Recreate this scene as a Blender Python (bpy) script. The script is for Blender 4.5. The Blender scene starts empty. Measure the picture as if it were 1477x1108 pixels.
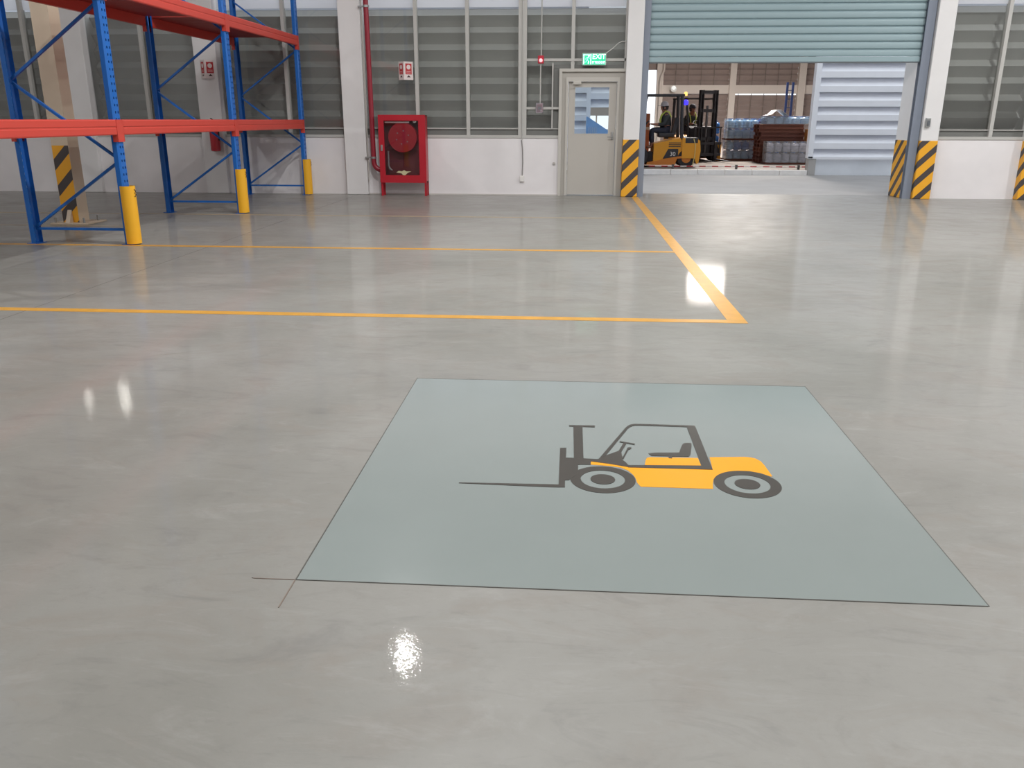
import bpy, bmesh, math, random
from mathutils import Vector, Matrix
random.seed(7)
S = bpy.context.scene
COL = S.collection

# ------------------------------------------------------------------ camera
cam_d = bpy.data.cameras.new('camera'); cam = bpy.data.objects.new('camera', cam_d); COL.objects.link(cam)
def cam_axes(p, r, y):
    cy, sy = math.cos(y), math.sin(y)
    right = Vector((cy, sy, 0)); fwd = Vector((-sy, cy, 0)); up = Vector((0, 0, 1))
    f2 = fwd*math.cos(p) - up*math.sin(p); u2 = up*math.cos(p) + fwd*math.sin(p)
    r2 = right*math.cos(r) + u2*math.sin(r); u3 = u2*math.cos(r) - right*math.sin(r)
    return r2, u3, -f2
ax = cam_axes(.306305, .00225, .0680746)
m = Matrix((ax[0], ax[1], ax[2])).transposed().to_4x4(); m.translation = (0, 0, 1.4)
cam.matrix_world = m
cam_d.sensor_fit = 'HORIZONTAL'; cam_d.sensor_width = 36; cam_d.lens = 1206.42/1477*36
cam_d.clip_end = 400; cam_d.clip_start = .05
S.camera = cam

# ------------------------------------------------------------------ sky, lights, exposure
S.view_settings.view_transform = 'Standard'; S.view_settings.look = 'None'
S.view_settings.gamma = 1; S.view_settings.use_curve_mapping = False
S.view_settings.exposure = 0.16
try: S.cycles.use_denoising = True
except Exception: pass
S.cycles.max_bounces = 8; S.cycles.diffuse_bounces = 5; S.cycles.glossy_bounces = 3; S.cycles.transparent_max_bounces = 16
S.cycles.sample_clamp_indirect = 6
world = bpy.data.worlds.new('overcast_sky'); S.world = world; world.use_nodes = True
bg = world.node_tree.nodes['Background']; bg.inputs[0].default_value = (.90, .95, 1.0, 1); bg.inputs[1].default_value = 1.4
LAMPS = [(-2.55, 11.68, 62), (8.0, 11.2, 270), (13.0, 11.5, 270), (-1.2, 8.2, 290), (1.6, 8.2, 190), (4.4, 8.2, 150), (-3.2, 1.5, 175), (4.2, 1.5, 110), (11.0, 2.5, 165), (3.0, -4.0, 130), (9.0, -4.0, 90), (-10.0, 4.0, 270)]  # first lamp read off its floor reflection; the rest added to light the room
LAMP_Z = 7.0
FAR_FILL_LAMPS = [(6.5, 31), (6.5, 40), (13, 34)]  # unseen lamps added to brighten the inside of the far warehouse
FAR_POWER = 860

# ------------------------------------------------------------------ helpers
def lin(c):
    return tuple(((v/255)/12.92 if v/255 <= .04045 else ((v/255+.055)/1.055)**2.4) for v in c)
MATS = {}
def mat(name, rgb, rough=.5, metal=0, spec=.5, coat=0, grain=0.0, scale=30, bump=0.0, trans=0):
    if name in MATS: return MATS[name]
    M = bpy.data.materials.new(name); M.use_nodes = True; nt = M.node_tree; N = nt.nodes; Lk = nt.links
    b = N['Principled BSDF']; c = lin(rgb)
    b.inputs['Base Color'].default_value = (*c, 1); b.inputs['Roughness'].default_value = rough
    b.inputs['Metallic'].default_value = metal; b.inputs['Specular IOR Level'].default_value = spec
    b.inputs['Coat Weight'].default_value = coat; b.inputs['Coat Roughness'].default_value = .1
    if grain or bump:
        tc = N.new('ShaderNodeNewGeometry'); nz = N.new('ShaderNodeTexNoise'); nz.inputs['Scale'].default_value = scale
        nz.inputs['Detail'].default_value = 4
        Lk.new(tc.outputs['Position'], nz.inputs['Vector'])
        if grain:
            mx = N.new('ShaderNodeMix'); mx.data_type = 'RGBA'; mx.blend_type = 'MULTIPLY'; mx.inputs[0].default_value = 1
            rp = N.new('ShaderNodeMapRange'); rp.inputs[1].default_value = .3; rp.inputs[2].default_value = .7
            rp.inputs[3].default_value = 1-grain; rp.inputs[4].default_value = 1+grain
            Lk.new(nz.outputs[0], rp.inputs[0]); mx.inputs[6].default_value = (*c, 1); Lk.new(rp.outputs[0], mx.inputs[7])
            Lk.new(mx.outputs[2], b.inputs['Base Color'])
        if bump:
            bp = N.new('ShaderNodeBump'); bp.inputs['Strength'].default_value = bump; bp.inputs['Distance'].default_value = .01
            Lk.new(nz.outputs[0], bp.inputs['Height']); Lk.new(bp.outputs[0], b.inputs['Normal'])
    MATS[name] = M; return M
def emis(name, rgb, s):
    if name in MATS: return MATS[name]
    M = bpy.data.materials.new(name); M.use_nodes = True; b = M.node_tree.nodes['Principled BSDF']
    b.inputs['Base Color'].default_value = (*lin(rgb), 1)
    b.inputs['Emission Color'].default_value = (*lin(rgb), 1); b.inputs['Emission Strength'].default_value = s
    MATS[name] = M; return M
def glass(name, tint=(255, 255, 255), ior=1.45, rough=.0, film=0.0, filmrgb=(220, 225, 235)):
    if name in MATS: return MATS[name]
    M = bpy.data.materials.new(name); M.use_nodes = True; nt = M.node_tree; N = nt.nodes; N.clear()
    o = N.new('ShaderNodeOutputMaterial'); t = N.new('ShaderNodeBsdfTransparent'); t.inputs[0].default_value = (*lin(tint), 1)
    g = N.new('ShaderNodeBsdfGlossy'); g.inputs['Roughness'].default_value = rough
    fr = N.new('ShaderNodeFresnel'); fr.inputs[0].default_value = ior
    mx = N.new('ShaderNodeMixShader'); nt.links.new(fr.outputs[0], mx.inputs[0]); nt.links.new(t.outputs[0], mx.inputs[1]); nt.links.new(g.outputs[0], mx.inputs[2])
    out = mx.outputs[0]
    if film:
        d = N.new('ShaderNodeBsdfDiffuse'); d.inputs[0].default_value = (*lin(filmrgb), 1)
        m2 = N.new('ShaderNodeMixShader'); m2.inputs[0].default_value = film
        nt.links.new(out, m2.inputs[1]); nt.links.new(d.outputs[0], m2.inputs[2]); out = m2.outputs[0]
    nt.links.new(out, o.inputs[0]); MATS[name] = M; return M
def hazard(name, phase, period=.335, duty=.43, axis='xy'):
    """diagonal black stripes on yellow paint"""
    M = bpy.data.materials.new(name); M.use_nodes = True; nt = M.node_tree; N = nt.nodes; L = nt.links
    b = N['Principled BSDF']; b.inputs['Roughness'].default_value = .45
    g = N.new('ShaderNodeNewGeometry'); s = N.new('ShaderNodeSeparateXYZ'); L.new(g.outputs['Position'], s.inputs[0])
    def mth(op, a, c):
        n = N.new('ShaderNodeMath'); n.operation = op
        for i, v in enumerate((a, c)):
            if isinstance(v, (int, float)): n.inputs[i].default_value = v
            else: L.new(v, n.inputs[i])
        return n.outputs[0]
    u = mth('SUBTRACT', s.outputs[2], s.outputs[0]); u = mth('ADD', u, s.outputs[1]); u = mth('ADD', u, -phase)
    fr = mth('FRACT', mth('DIVIDE', u, period), 0); k = mth('LESS_THAN', fr, duty)
    mx = N.new('ShaderNodeMix'); mx.data_type = 'RGBA'; L.new(k, mx.inputs[0])
    mx.inputs[6].default_value = (*lin((236, 170, 40)), 1); mx.inputs[7].default_value = (*lin((72, 66, 66)), 1)
    L.new(mx.outputs[2], b.inputs['Base Color']); return M

class MB:
    def __init__(s): s.v = []; s.f = []
    def add(s, vs, fs):
        n = len(s.v); s.v += [tuple(v) for v in vs]; s.f += [tuple(i+n for i in f) for f in fs]; return s
    def box(s, x0, x1, y0, y1, z0, z1):
        vs = [(x, y, z) for z in (z0, z1) for y in (y0, y1) for x in (x0, x1)]
        return s.add(vs, [(0, 2, 3, 1), (4, 5, 7, 6), (0, 1, 5, 4), (2, 6, 7, 3), (0, 4, 6, 2), (1, 3, 7, 5)])
    def cbox(s, c, d, rot=None):
        m = MB().box(-d[0]/2, d[0]/2, -d[1]/2, d[1]/2, -d[2]/2, d[2]/2)
        c = Vector(c); R = rot or Matrix.Identity(3)
        return s.add([R @ Vector(v) + c for v in m.v], m.f)
    def bbox(s, x0, x1, y0, y1, z0, z1, b=.01):
        """box with chamfered edges"""
        bm = bmesh.new(); mm = MB().box(x0, x1, y0, y1, z0, z1)
        vv = [bm.verts.new(v) for v in mm.v]; [bm.faces.new([vv[i] for i in f]) for f in mm.f]
        bmesh.ops.bevel(bm, geom=bm.edges[:], offset=b, segments=2, affect='EDGES', profile=.5)
        bm.verts.index_update(); s.add([v.co[:] for v in bm.verts], [[v.index for v in f.verts] for f in bm.faces]); bm.free(); return s
    def bar(s, a, b, w, h=None):
        a, b = Vector(a), Vector(b); d = (b-a); L = d.length; z = d.normalized()
        up = Vector((0, 0, 1)) if abs(z.z) < .95 else Vector((0, 1, 0))
        x = up.cross(z).normalized(); y = z.cross(x)
        return s.cbox((a+b)/2, (w, h or w, L), Matrix((x, y, z)).transposed())
    def tube(s, pts, r, n=10, cap=True):
        pts = [Vector(p) for p in pts]; rs = r if isinstance(r, (list, tuple)) else [r]*len(pts); base = len(s.v); x = None
        for i, p in enumerate(pts):
            t = (pts[min(i+1, len(pts)-1)] - pts[max(i-1, 0)]).normalized()
            if x is None:
                x = t.orthogonal().normalized()
            else:
                x = (x - t*x.dot(t)); x = x.normalized() if x.length > 1e-6 else t.orthogonal().normalized()
            y = t.cross(x)
            for k in range(n):
                a = 2*math.pi*k/n; s.v.append(tuple(p + (x*math.cos(a) + y*math.sin(a))*rs[i]))
        for i in range(len(pts)-1):
            for k in range(n):
                a = base+i*n+k; b = base+i*n+(k+1) % n; s.f.append((a, b, b+n, a+n))
        if cap:
            s.f.append(tuple(base+k for k in reversed(range(n)))); s.f.append(tuple(base+(len(pts)-1)*n+k for k in range(n)))
        return s
    def lathe(s, prof, n=16, c=(0, 0, 0), axis='z'):
        """prof: list of (r, h)"""
        base = len(s.v)
        for r, h in prof:
            for k in range(n):
                a = 2*math.pi*k/n; p = (r*math.cos(a), r*math.sin(a), h)
                if axis == 'y': p = (p[0], p[2], p[1])
                if axis == 'x': p = (p[2], p[0], p[1])
                s.v.append((p[0]+c[0], p[1]+c[1], p[2]+c[2]))
        for i in range(len(prof)-1):
            for k in range(n):
                a = base+i*n+k; b = base+i*n+(k+1) % n; s.f.append((a, b, b+n, a+n))
        s.f.append(tuple(base+k for k in range(n))); s.f.append(tuple(base+(len(prof)-1)*n+k for k in range(n)))
        return s
    def prism(s, poly, axis, a0, a1):
        """extrude a 2D polygon; axis x: poly=(y,z); y: (x,z); z: (x,y)"""
        def P(p, a): return (a, p[0], p[1]) if axis == 'x' else (p[0], a, p[1]) if axis == 'y' else (p[0], p[1], a)
        n = len(poly); vs = [P(p, a0) for p in poly] + [P(p, a1) for p in poly]
        return s.add(vs, [tuple(range(n)), tuple(range(2*n-1, n-1, -1))] + [(i, i+n, (i+1) % n+n, (i+1) % n) for i in range(n)])
    def sheet(s, prof, axis, a0, a1, th=.004):
        """thin folded sheet following an open profile"""
        pts = [Vector(p) for p in prof]; off = []
        for i, p in enumerate(pts):
            t = (pts[min(i+1, len(pts)-1)]-pts[max(i-1, 0)]).normalized(); off.append(p + Vector((-t.y, t.x))*th)
        return s.prism([tuple(p) for p in pts] + [tuple(p) for p in reversed(off)], axis, a0, a1)
    def ring(s, c, r0, r1, z0, z1, n=40, axis='z'):
        base = len(s.v)
        for r, z in ((r0, z0), (r1, z0), (r1, z1), (r0, z1)):
            for k in range(n):
                a = 2*math.pi*k/n; p = (r*math.cos(a), r*math.sin(a), z)
                if axis == 'y': p = (p[0], p[2], p[1])
                if axis == 'x': p = (p[2], p[0], p[1])
                s.v.append((p[0]+c[0], p[1]+c[1], p[2]+c[2]))
        for i in range(4):
            for k in range(n):
                s.f.append((base+i*n+k, base+i*n+(k+1) % n, base+((i+1) % 4)*n+(k+1) % n, base+((i+1) % 4)*n+k))
        return s
    def mesh(s, name, material, smooth=False):
        me = bpy.data.meshes.new(name); me.from_pydata(s.v, [], s.f)
        bm = bmesh.new(); bm.from_mesh(me); bmesh.ops.recalc_face_normals(bm, faces=bm.faces[:]); bm.to_mesh(me); bm.free()
        me.materials.append(material)
        if smooth:
            for p in me.polygons: p.use_smooth = True
            try: me.set_sharp_from_angle(angle=math.radians(40))
            except Exception: pass
        return me
    def build(s, name, material, parent=None, smooth=False, loc=None):
        """world-space vertices; parent: thing (its world location is subtracted)"""
        if parent is not None:
            w = root_loc(parent); s.v = [(v[0]-w[0], v[1]-w[1], v[2]-w[2]) for v in s.v]
        elif loc is not None:
            s.v = [(v[0]-loc[0], v[1]-loc[1], v[2]-loc[2]) for v in s.v]
        o = bpy.data.objects.new(name, s.mesh(name, material, smooth)); COL.objects.link(o)
        if parent is not None: o.parent = parent
        elif loc is not None: o.location = loc
        return o
def root_loc(o):
    v = Vector((0, 0, 0))
    while o is not None: v += o.location; o = o.parent
    return v
def tag(o, label=None, cat=None, group=None, kind=None):
    if label: o['label'] = label
    if cat: o['category'] = cat
    if group: o['group'] = group
    if kind: o['kind'] = kind
    return o
def thing(name, label, cat, loc=(0, 0, 0), rz=0, group=None, kind=None):
    o = bpy.data.objects.new(name, None); o.empty_display_size = .1; COL.objects.link(o); o.location = loc; o.rotation_euler = (0, 0, rz)
    return tag(o, label, cat, group, kind)
def copy_tree(o, loc=None, parent=None):
    c = o.copy(); COL.objects.link(c)
    if parent is not None: c.parent = parent
    if loc is not None: c.location = loc
    for ch in list(o.children): copy_tree(ch, None, c)
    return c
def inst(me, name, parent, loc=(0, 0, 0), rot=(0, 0, 0)):
    o = bpy.data.objects.new(name, me); COL.objects.link(o); o.parent = parent; o.location = loc; o.rotation_euler = rot; return o
def text_mb(txt, size, origin, xdir=(1, 0, 0), updir=(0, 0, 1), ext=.002, align='CENTER'):
    cu = bpy.data.curves.new('txt', 'FONT'); cu.body = txt; cu.size = size; cu.align_x = align; cu.align_y = 'CENTER'; cu.extrude = ext; cu.resolution_u = 3
    o = bpy.data.objects.new('txt', cu); COL.objects.link(o); dg = bpy.context.evaluated_depsgraph_get(); dg.update()
    me = bpy.data.meshes.new_from_object(o.evaluated_get(dg))
    x = Vector(xdir).normalized(); u = Vector(updir).normalized(); n = x.cross(u); og = Vector(origin)
    mb = MB().add([og + x*v.co.x + u*v.co.y + n*v.co.z for v in me.vertices], [tuple(p.vertices) for p in me.polygons])
    bpy.data.objects.remove(o); bpy.data.curves.remove(cu); bpy.data.meshes.remove(me); return mb
def arc(c, r, a0, a1, n=8, f=lambda x, y: (x, y)):
    return [f(c[0]+r*math.cos(math.radians(a0+(a1-a0)*i/n)), c[1]+r*math.sin(math.radians(a0+(a1-a0)*i/n))) for i in range(n+1)]

# ------------------------------------------------------------------ materials
white = mat('white_wall_paint', (228, 225, 226), .55, grain=.03, scale=2.5)
colwhite = mat('white_column_paint', (226, 225, 225), .5, grain=.02, scale=3)
cream = mat('cream_steel_paint', (190, 187, 180), .45)
mullm = mat('window_frame_paint', (186, 185, 181), .45)
sillgrey = mat('grey_sill_strip', (112, 113, 110), .5)
louv_in = mat('grey_louver_sheet', (186, 186, 184), .85, spec=.1, grain=.02, scale=4)
blue = mat('blue_rack_paint', (22, 98, 180), .4)
red = mat('orange_red_beam_paint', (198, 68, 56), .42)
redcab = mat('red_cabinet_paint', (178, 28, 44), .35)
yellow = mat('yellow_plastic', (232, 172, 36), .4)
black = mat('black_mark', (40, 38, 40), .5)
beige = mat('beige_column_paint', (206, 190, 168), .5)
steel = mat('galvanised_steel', (170, 172, 172), .35, metal=.7)
shutm = mat('blue_grey_shutter', (150, 172, 178), .42)
railm = mat('grey_rail_paint', (128, 136, 150), .4)
ceilm = mat('ceiling_sheet', (200, 200, 198), .7)
gl = glass('window_glass', (246, 247, 246), 1.45)
lamp_black = mat('lamp_housing', (60, 60, 62), .4)

def floor_material():
    M = bpy.data.materials.new('polished_concrete'); M.use_nodes = True; nt = M.node_tree; N = nt.nodes; L = nt.links
    b = N['Principled BSDF']; g = N.new('ShaderNodeNewGeometry')
    def noise(sc, det, stretch=(1, 1, 1), rough=.55, dist=0):
        mp = N.new('ShaderNodeMapping'); mp.inputs['Scale'].default_value = stretch; L.new(g.outputs['Position'], mp.inputs[0])
        n = N.new('ShaderNodeTexNoise'); n.inputs['Scale'].default_value = sc; n.inputs['Detail'].default_value = det
        n.inputs['Roughness'].default_value = rough; n.inputs['Distortion'].default_value = dist; L.new(mp.outputs[0], n.inputs[0]); return n.outputs[0]
    def mix(a, c, fac, mode='MIX'):
        x = N.new('ShaderNodeMix'); x.data_type = 'RGBA'; x.blend_type = mode
        if isinstance(fac, float): x.inputs[0].default_value = fac
        else: L.new(fac, x.inputs[0])
        for i, v in ((6, a), (7, c)):
            if isinstance(v, tuple): x.inputs[i].default_value = (*lin(v), 1)
            else: L.new(v, x.inputs[i])
        return x.outputs[2]
    def ramp(v, a, c, o0=0., o1=1.):
        r = N.new('ShaderNodeMapRange'); r.inputs[1].default_value = a; r.inputs[2].default_value = c; r.inputs[3].default_value = o0; r.inputs[4].default_value = o1
        L.new(v, r.inputs[0]); return r.outputs[0]
    big = noise(.55, 5, (1, 1, 1), .6, .6); mid = noise(2.6, 8, (.8, 1.2, 1), .65, 1.0); fine = noise(22, 6, (1, 1, 1), .6); scr = noise(7, 9, (.5, 1.6, 1), .75, 2.2); spark = noise(70, 3, (1, 1, 1), .5); streak = noise(3.2, 7, (.55, 1.5, 1), .7, 1.5)
    c = mix((127, 126, 120), (142, 141, 136), ramp(big, .35, .65)); c = mix(c, (131, 124, 116), ramp(mid, .50, .72, 0, .6))
    c = mix(c, (114, 112, 109), ramp(streak, .54, .72, 0, .62)); c = mix(c, (152, 151, 147), ramp(streak, .28, .45, .5, 0)); c = mix(c, (112, 110, 107), ramp(scr, .56, .72, 0, .36)); c = mix(c, (156, 155, 150), ramp(scr, .28, .42, .25, 0)); c = mix(c, (123, 121, 117), ramp(fine, .5, .8, 0, .3))
    L.new(c, b.inputs['Base Color'])
    L.new(ramp(mid, .3, .7, .40, .52), b.inputs['Roughness'])
    b.inputs['Specular IOR Level'].default_value = .4
    b.inputs['Coat Weight'].default_value = .32; b.inputs['Coat Roughness'].default_value = .045; b.inputs['Coat IOR'].default_value = 1.45
    bp = N.new('ShaderNodeBump'); bp.inputs['Strength'].default_value = .026; bp.inputs['Distance'].default_value = .01; L.new(spark, bp.inputs['Height'])
    L.new(bp.outputs[0], b.inputs['Normal']); L.new(bp.outputs[0], b.inputs['Coat Normal'])
    return M
floorm = floor_material()
yardm = mat('yard_concrete', (156, 154, 153), .8, grain=.06, scale=1.6)
slabm = mat('far_slab_concrete', (150, 140, 132), .7, grain=.08, scale=2)

# ================================================================== SETTING
YW = 16.55            # inner face of the back wall
SILL = 1.07
fl = MB().box(-14, 14.5, -9, 17.2, -.2, 0).build('floor', floorm); tag(fl, kind='structure')
# saw-cut joints in the slab
jm = mat('saw_cut_joint', (96, 94, 90), .8)
def joint(a, b, w=.006):
    a = Vector((*a, 0)); b = Vector((*b, 0)); d = (b-a).normalized(); n = Vector((-d.y, d.x, 0))*w/2
    MB().prism([tuple((a-n)[:2]), tuple((b-n)[:2]), tuple((b+n)[:2]), tuple((a+n)[:2])], 'z', -.004, .0007).build('floor_joint', jm, fl)
joint((-4.13, -8.9), (-4.13, 16.4))
yard = MB().box(-60, 60, 17.2, 23.4, -.2, 0).build('yard_pavement', yardm); tag(yard, kind='structure')
far_ground = MB().box(-60, 60, 50.4, 140, -.3, 0).build('ground_beyond', yardm); tag(far_ground, kind='structure')
ceil = MB().box(-14, 14.5, -9, 17.0, 7.6, 7.8).build('ceiling', ceilm); tag(ceil, kind='structure')
for nm, bx in (('wall_left', (-14.2, -14, -9, 17, 0, 7.8)), ('wall_right', (14.5, 14.7, -9, 17, 0, 7.8)), ('wall_rear', (-14.2, 14.7, -9.2, -9, 0, 7.8))):
    tag(MB().box(*bx).build(nm, white), kind='structure')
# back wall: dado pieces and the part above the windows
WT = 4.3
wb = thing('wall_back', None, None, (0, YW, 0), kind='structure')
MB().box(-14, -.26, YW, YW+.18, 0, SILL).build('dado_wall', white, wb)
MB().box(6.68, 14.5, YW, YW+.18, 0, SILL).build('dado_wall', white, wb)
MB().box(-14, 14.5, YW, YW+.18, WT, 7.8).build('upper_wall', white, wb)
MB().box(1.25, 6.37, YW+.06, YW+.18, 3.96, WT).build('lintel', white, wb)
tag(MB().box(-3.93, -.26, YW-.03, YW, 0, .022).build('baseboard_back', mat('baseboard_grey', (196, 192, 188), .5)), kind='structure')
# columns boxed in white, some with hazard paint
def column(label, x0, x1, y0, y1, paint=None, extra=None):
    t = thing('column', label, 'column', ((x0+x1)/2, (y0+y1)/2, 0), kind='structure')
    bxs = [(x0, x1, y0, y1)] + (extra or [])
    f = MB(); [f.bbox(*q, 0, 7.6, .012) for q in bxs]; f.build('column_shaft', colwhite, t)
    if paint:
        e = .004; f = MB(); [f.bbox(q[0]-e, q[1]+e, q[2]-e, q[3]+e, 0, 1.05, .012) for q in bxs]
        f.build('hazard_stripes', paint, t)
    return t
column('white column left of the red pipe and hose cabinet', -4.35, -3.93, 16.42, 17.0)
column('white column behind the rack carrying the fire extinguisher', -7.16, -6.72, 16.45, 17.0)
column('white column in the far left bay behind the beige steel column', -10.0, -9.3, 16.45, 17.0)
column('white striped column between exit door and roller shutter', .955, 1.25, 16.38, 17.2, hazard('hazard_left_column', -.84+16.38))
column('white striped column at the right side of the roller shutter', 6.36, 6.67, 16.40, 17.2, hazard('hazard_right_column', -6.16+16.40), [(6.20, 6.42, 16.63, 17.2)])
column('white striped column at the right edge of the picture', 8.24, 8.66, 16.40, 17.0, hazard('hazard_edge_column', -8.38+16.40))

# windows: frame, mullions, panes and the folded louvre sheet behind
LOUV_Y = 16.82
def window(n, x0, x1, mulls, z0=SILL, extra=None, door_cut=None):
    w = thing('window_%d' % n, None, None, (x0, YW, 0), kind='structure')
    MB().box(x0, (door_cut or x1), YW-.015, YW+.16, z0-.005, z0+.045).build('sill', mullm, w)
    MB().box(x0, (door_cut or x1), YW+.05, YW+.11, z0+.045, z0+.155).build('bottom_strip', sillgrey, w)
    MB().box(x0, (door_cut or x1), YW+.02, YW+.10, z0+.155, z0+.172).build('bottom_rail', mullm, w)
    MB().box(x0, x1, YW+.03, YW+.12, WT-.08, WT).build('head_frame', mullm, w)
    for mx in mulls: MB().box(mx-.032, mx+.032, YW-.012, YW+.12, (2.3 if door_cut and mx > door_cut else z0+.045), WT-.08).build('mullion', mullm, w)
    xs = [x0]+sorted(mulls)+[x1]
    for a, b in zip(xs[:-1], xs[1:]):
        if b-a < .2: continue
        zb = 2.3 if door_cut and a >= door_cut-.05 else z0+.17
        if door_cut and a < door_cut < b:
            MB().box(a+.03, door_cut, YW+.07, YW+.076, z0+.17, 3.36).build('pane', gl, w); MB().box(door_cut, b-.03, YW+.07, YW+.076, 2.3, 3.36).build('pane', gl, w)
        else:
            MB().box(a+.03, b-.03, YW+.07, YW+.076, zb, 3.36).build('pane', gl, w)
        MB().add([(a+.03, YW+.075, 3.362), (b-.03, YW+.075, 3.362), (b-.03, YW+.075, WT-.08), (a+.03, YW+.075, WT-.08)], [(0, 1, 2, 3)]).build('frosted_pane', frost, w)
    # folded louvre sheet
    k = 0; top = 3.36
    while top > z0+.1:
        xr = door_cut+.06 if (door_cut and top < 2.3) else x1
        lo = top-.30
        prof = [(LOUV_Y+.144, top+.012), (LOUV_Y+.14, top), (LOUV_Y, top-.112), (LOUV_Y+.14, lo)]
        MB().sheet(prof, 'x', x0-.1, xr+(.1 if xr == x1 else 0), .005).build('louver_blade', louv_in, w); top = lo
    return w
def frosted():
    M = bpy.data.materials.new('frosted_skylight_sheet'); M.use_nodes = True; nt = M.node_tree; N = nt.nodes; N.clear()
    o = N.new('ShaderNodeOutputMaterial'); t = N.new('ShaderNodeBsdfTranslucent'); t.inputs[0].default_value = (*lin((240, 241, 246)), 1)
    d = N.new('ShaderNodeBsdfDiffuse'); d.inputs[0].default_value = (*lin((205, 206, 210)), 1); mx = N.new('ShaderNodeMixShader'); mx.inputs[0].default_value = .5
    nt.links.new(t.outputs[0], mx.inputs[1]); nt.links.new(d.outputs[0], mx.inputs[2]); nt.links.new(mx.outputs[0], o.inputs[0]); return M
frost = frosted()
window(1, -14, -10.0, [-12.4, -10.5])
window(2, -9.3, -7.16, [-8.2])
window(3, -6.72, -4.35, [-5.43])
w4 = window(4, -3.93, .955, [-2.935, -1.972, -.99, -.90, -.018], door_cut=-.26)
MB().box(-.90, .955, YW-.02, YW+.1, 2.43, 2.475).build('transom_rail', mullm, w4)
MB().box(-.90, -.26, YW-.02, YW+.1, 1.585, 1.625).build('transom_rail', mullm, w4)
MB().box(-.395, -.37, YW+.0, YW+.1, SILL+.16, 2.40).build('inner_stile', mullm, w4)
MB().box(-.365, -.26, YW+.043, YW+.1, SILL+.05, 2.30).build('jamb_strip', sillgrey, w4)
MB().box(-.365, .93, YW+.046, YW+.1, 2.305, 2.37).build('head_strip', sillgrey, w4)
MB().box(.93, .957, YW-.02, YW+.1, 2.30, WT).build('side_stile', mullm, w4)
window(5, 6.68, 8.24, [7.64]); window(6, 8.66, 14.4, [9.7, 10.8, 11.9, 13.0])

# exit door
d1 = thing('door_1', None, None, (.35, YW, 0), kind='structure')
f = MB(); f.box(-.257, -.19, YW+.1, YW+.45, 0, 2.29); f.box(-.26, -.205, YW-.05, YW+.14, 0, 2.30); f.box(-.205, .955, YW-.05, YW+.14, 2.245, 2.30); f.build('outer_surround', cream, d1)
f = MB(); f.box(-.205, -.13, YW-.01, YW+.12, 0, 2.245); f.box(.86, .955, YW-.01, YW+.12, 0, 2.245); f.box(-.13, .86, YW-.01, YW+.12, 2.15, 2.245); f.build('surround_panel', mat('door_surround_paint', (172, 168, 161), .5), d1)
f = MB(); f.box(-.13, -.085, YW-.035, YW+.1, 0, 2.15); f.box(.815, .86, YW-.035, YW+.1, 0, 2.15); f.box(-.085, .815, YW-.035, YW+.1, 2.075, 2.15); f.build('door_frame', cream, d1)
leafm = mat('door_leaf_paint', (182, 178, 171), .45)
f = MB(); y0, y1 = YW+.02, YW+.06
f.box(-.08, .035, y0, y1, .02, 2.07); f.box(.68, .81, y0, y1, .02, 2.07); f.box(.035, .68, y0, y1, .02, 1.15); f.box(.035, .68, y0, y1, 1.975, 2.07)
leaf = f.build('door_leaf', leafm, d1)
MB().box(.035, .68, YW+.035, YW+.041, 1.15, 1.975).build('pane', glass('door_glass', (235, 240, 242), 1.5), leaf)
f = MB(); f.ring((0, 0, 0), .01, .012, 0, .001, 8); f = MB()
f.box(.03, .042, y0-.006, y0, 1.145, 1.98); f.box(.673, .685, y0-.006, y0, 1.145, 1.98); f.box(.03, .685, y0-.006, y0, 1.138, 1.15); f.box(.03, .685, y0-.006, y0, 1.975, 1.987)
f.build('glazing_bead', cream, leaf)
cl = MB().bbox(.0, .15, YW-.05, YW+.02, 2.035, 2.075, .006).build('door_closer', mat('closer_paint', (196, 192, 184), .4), d1)
MB().bar((.14, YW-.06, 2.03), (-.02, YW-.13, 2.03), .02, .012).build('closer_arm', cream, cl)
h = MB().bbox(.735, .775, YW-.0, YW+.02, 1.04, 1.18, .006).build('handle_plate', steel, d1)
MB().tube([(.755, YW, 1.09), (.755, YW-.05, 1.09), (.66, YW-.055, 1.09)], .009, 8).build('lever_handle', steel, h)
MB().box(-.13, .86, YW-.04, YW+.1, 0, .012).build('threshold', steel, d1)

# roller shutter
d2 = thing('door_2', None, None, (3.8, YW, 0), kind='structure')
PITCH = .128; zb = 2.42
MB().bbox(1.37, 6.2, YW-.02, YW+.04, zb-.012, zb+.075, .006).build('bottom_bar', shutm, d2)
MB().box(1.37, 6.2, YW-.01, YW+.03, zb-.032, zb-.012).build('rubber_seal', mat('seal_grey', (104, 110, 114), .6), d2)
prof = []
for i in range(9):
    a = math.pi*i/8; prof.append((YW+.025-.026*math.sin(a)**.45 if 0 < i < 8 else YW+.025, .006+(PITCH-.022)*(1-math.cos(a))/2))
prof += [(YW+.034, PITCH-.012), (YW+.034, PITCH+.012)]
sm = MB().sheet([(p[0]-YW, p[1]) for p in prof], 'x', -2.43, 2.40, -.003).mesh('shutter_slat', shutm)
for k in range(11): inst(sm, 'shutter_slat', d2, (0, 0, zb+.075+k*PITCH))
for x0, x1 in ((1.25, 1.372), (6.198, 6.35)):
    f = MB(); f.box(x0, x1, YW-.075, YW-.045, 0, 3.95); f.box(x0, x0+.02, YW-.045, YW+.06, 0, 3.95) if x0 < 3 else f.box(x1-.02, x1, YW-.045, YW+.06, 0, 3.95); f.box(x0, x1, YW+.05, YW+.06, 0, 3.95)
    f.build('guide_rail', railm, d2)
MB().bbox(1.2, 6.4, YW-.35, YW+.06, 3.85, 4.28, .02).build('roller_box', shutm, d2)

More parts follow.
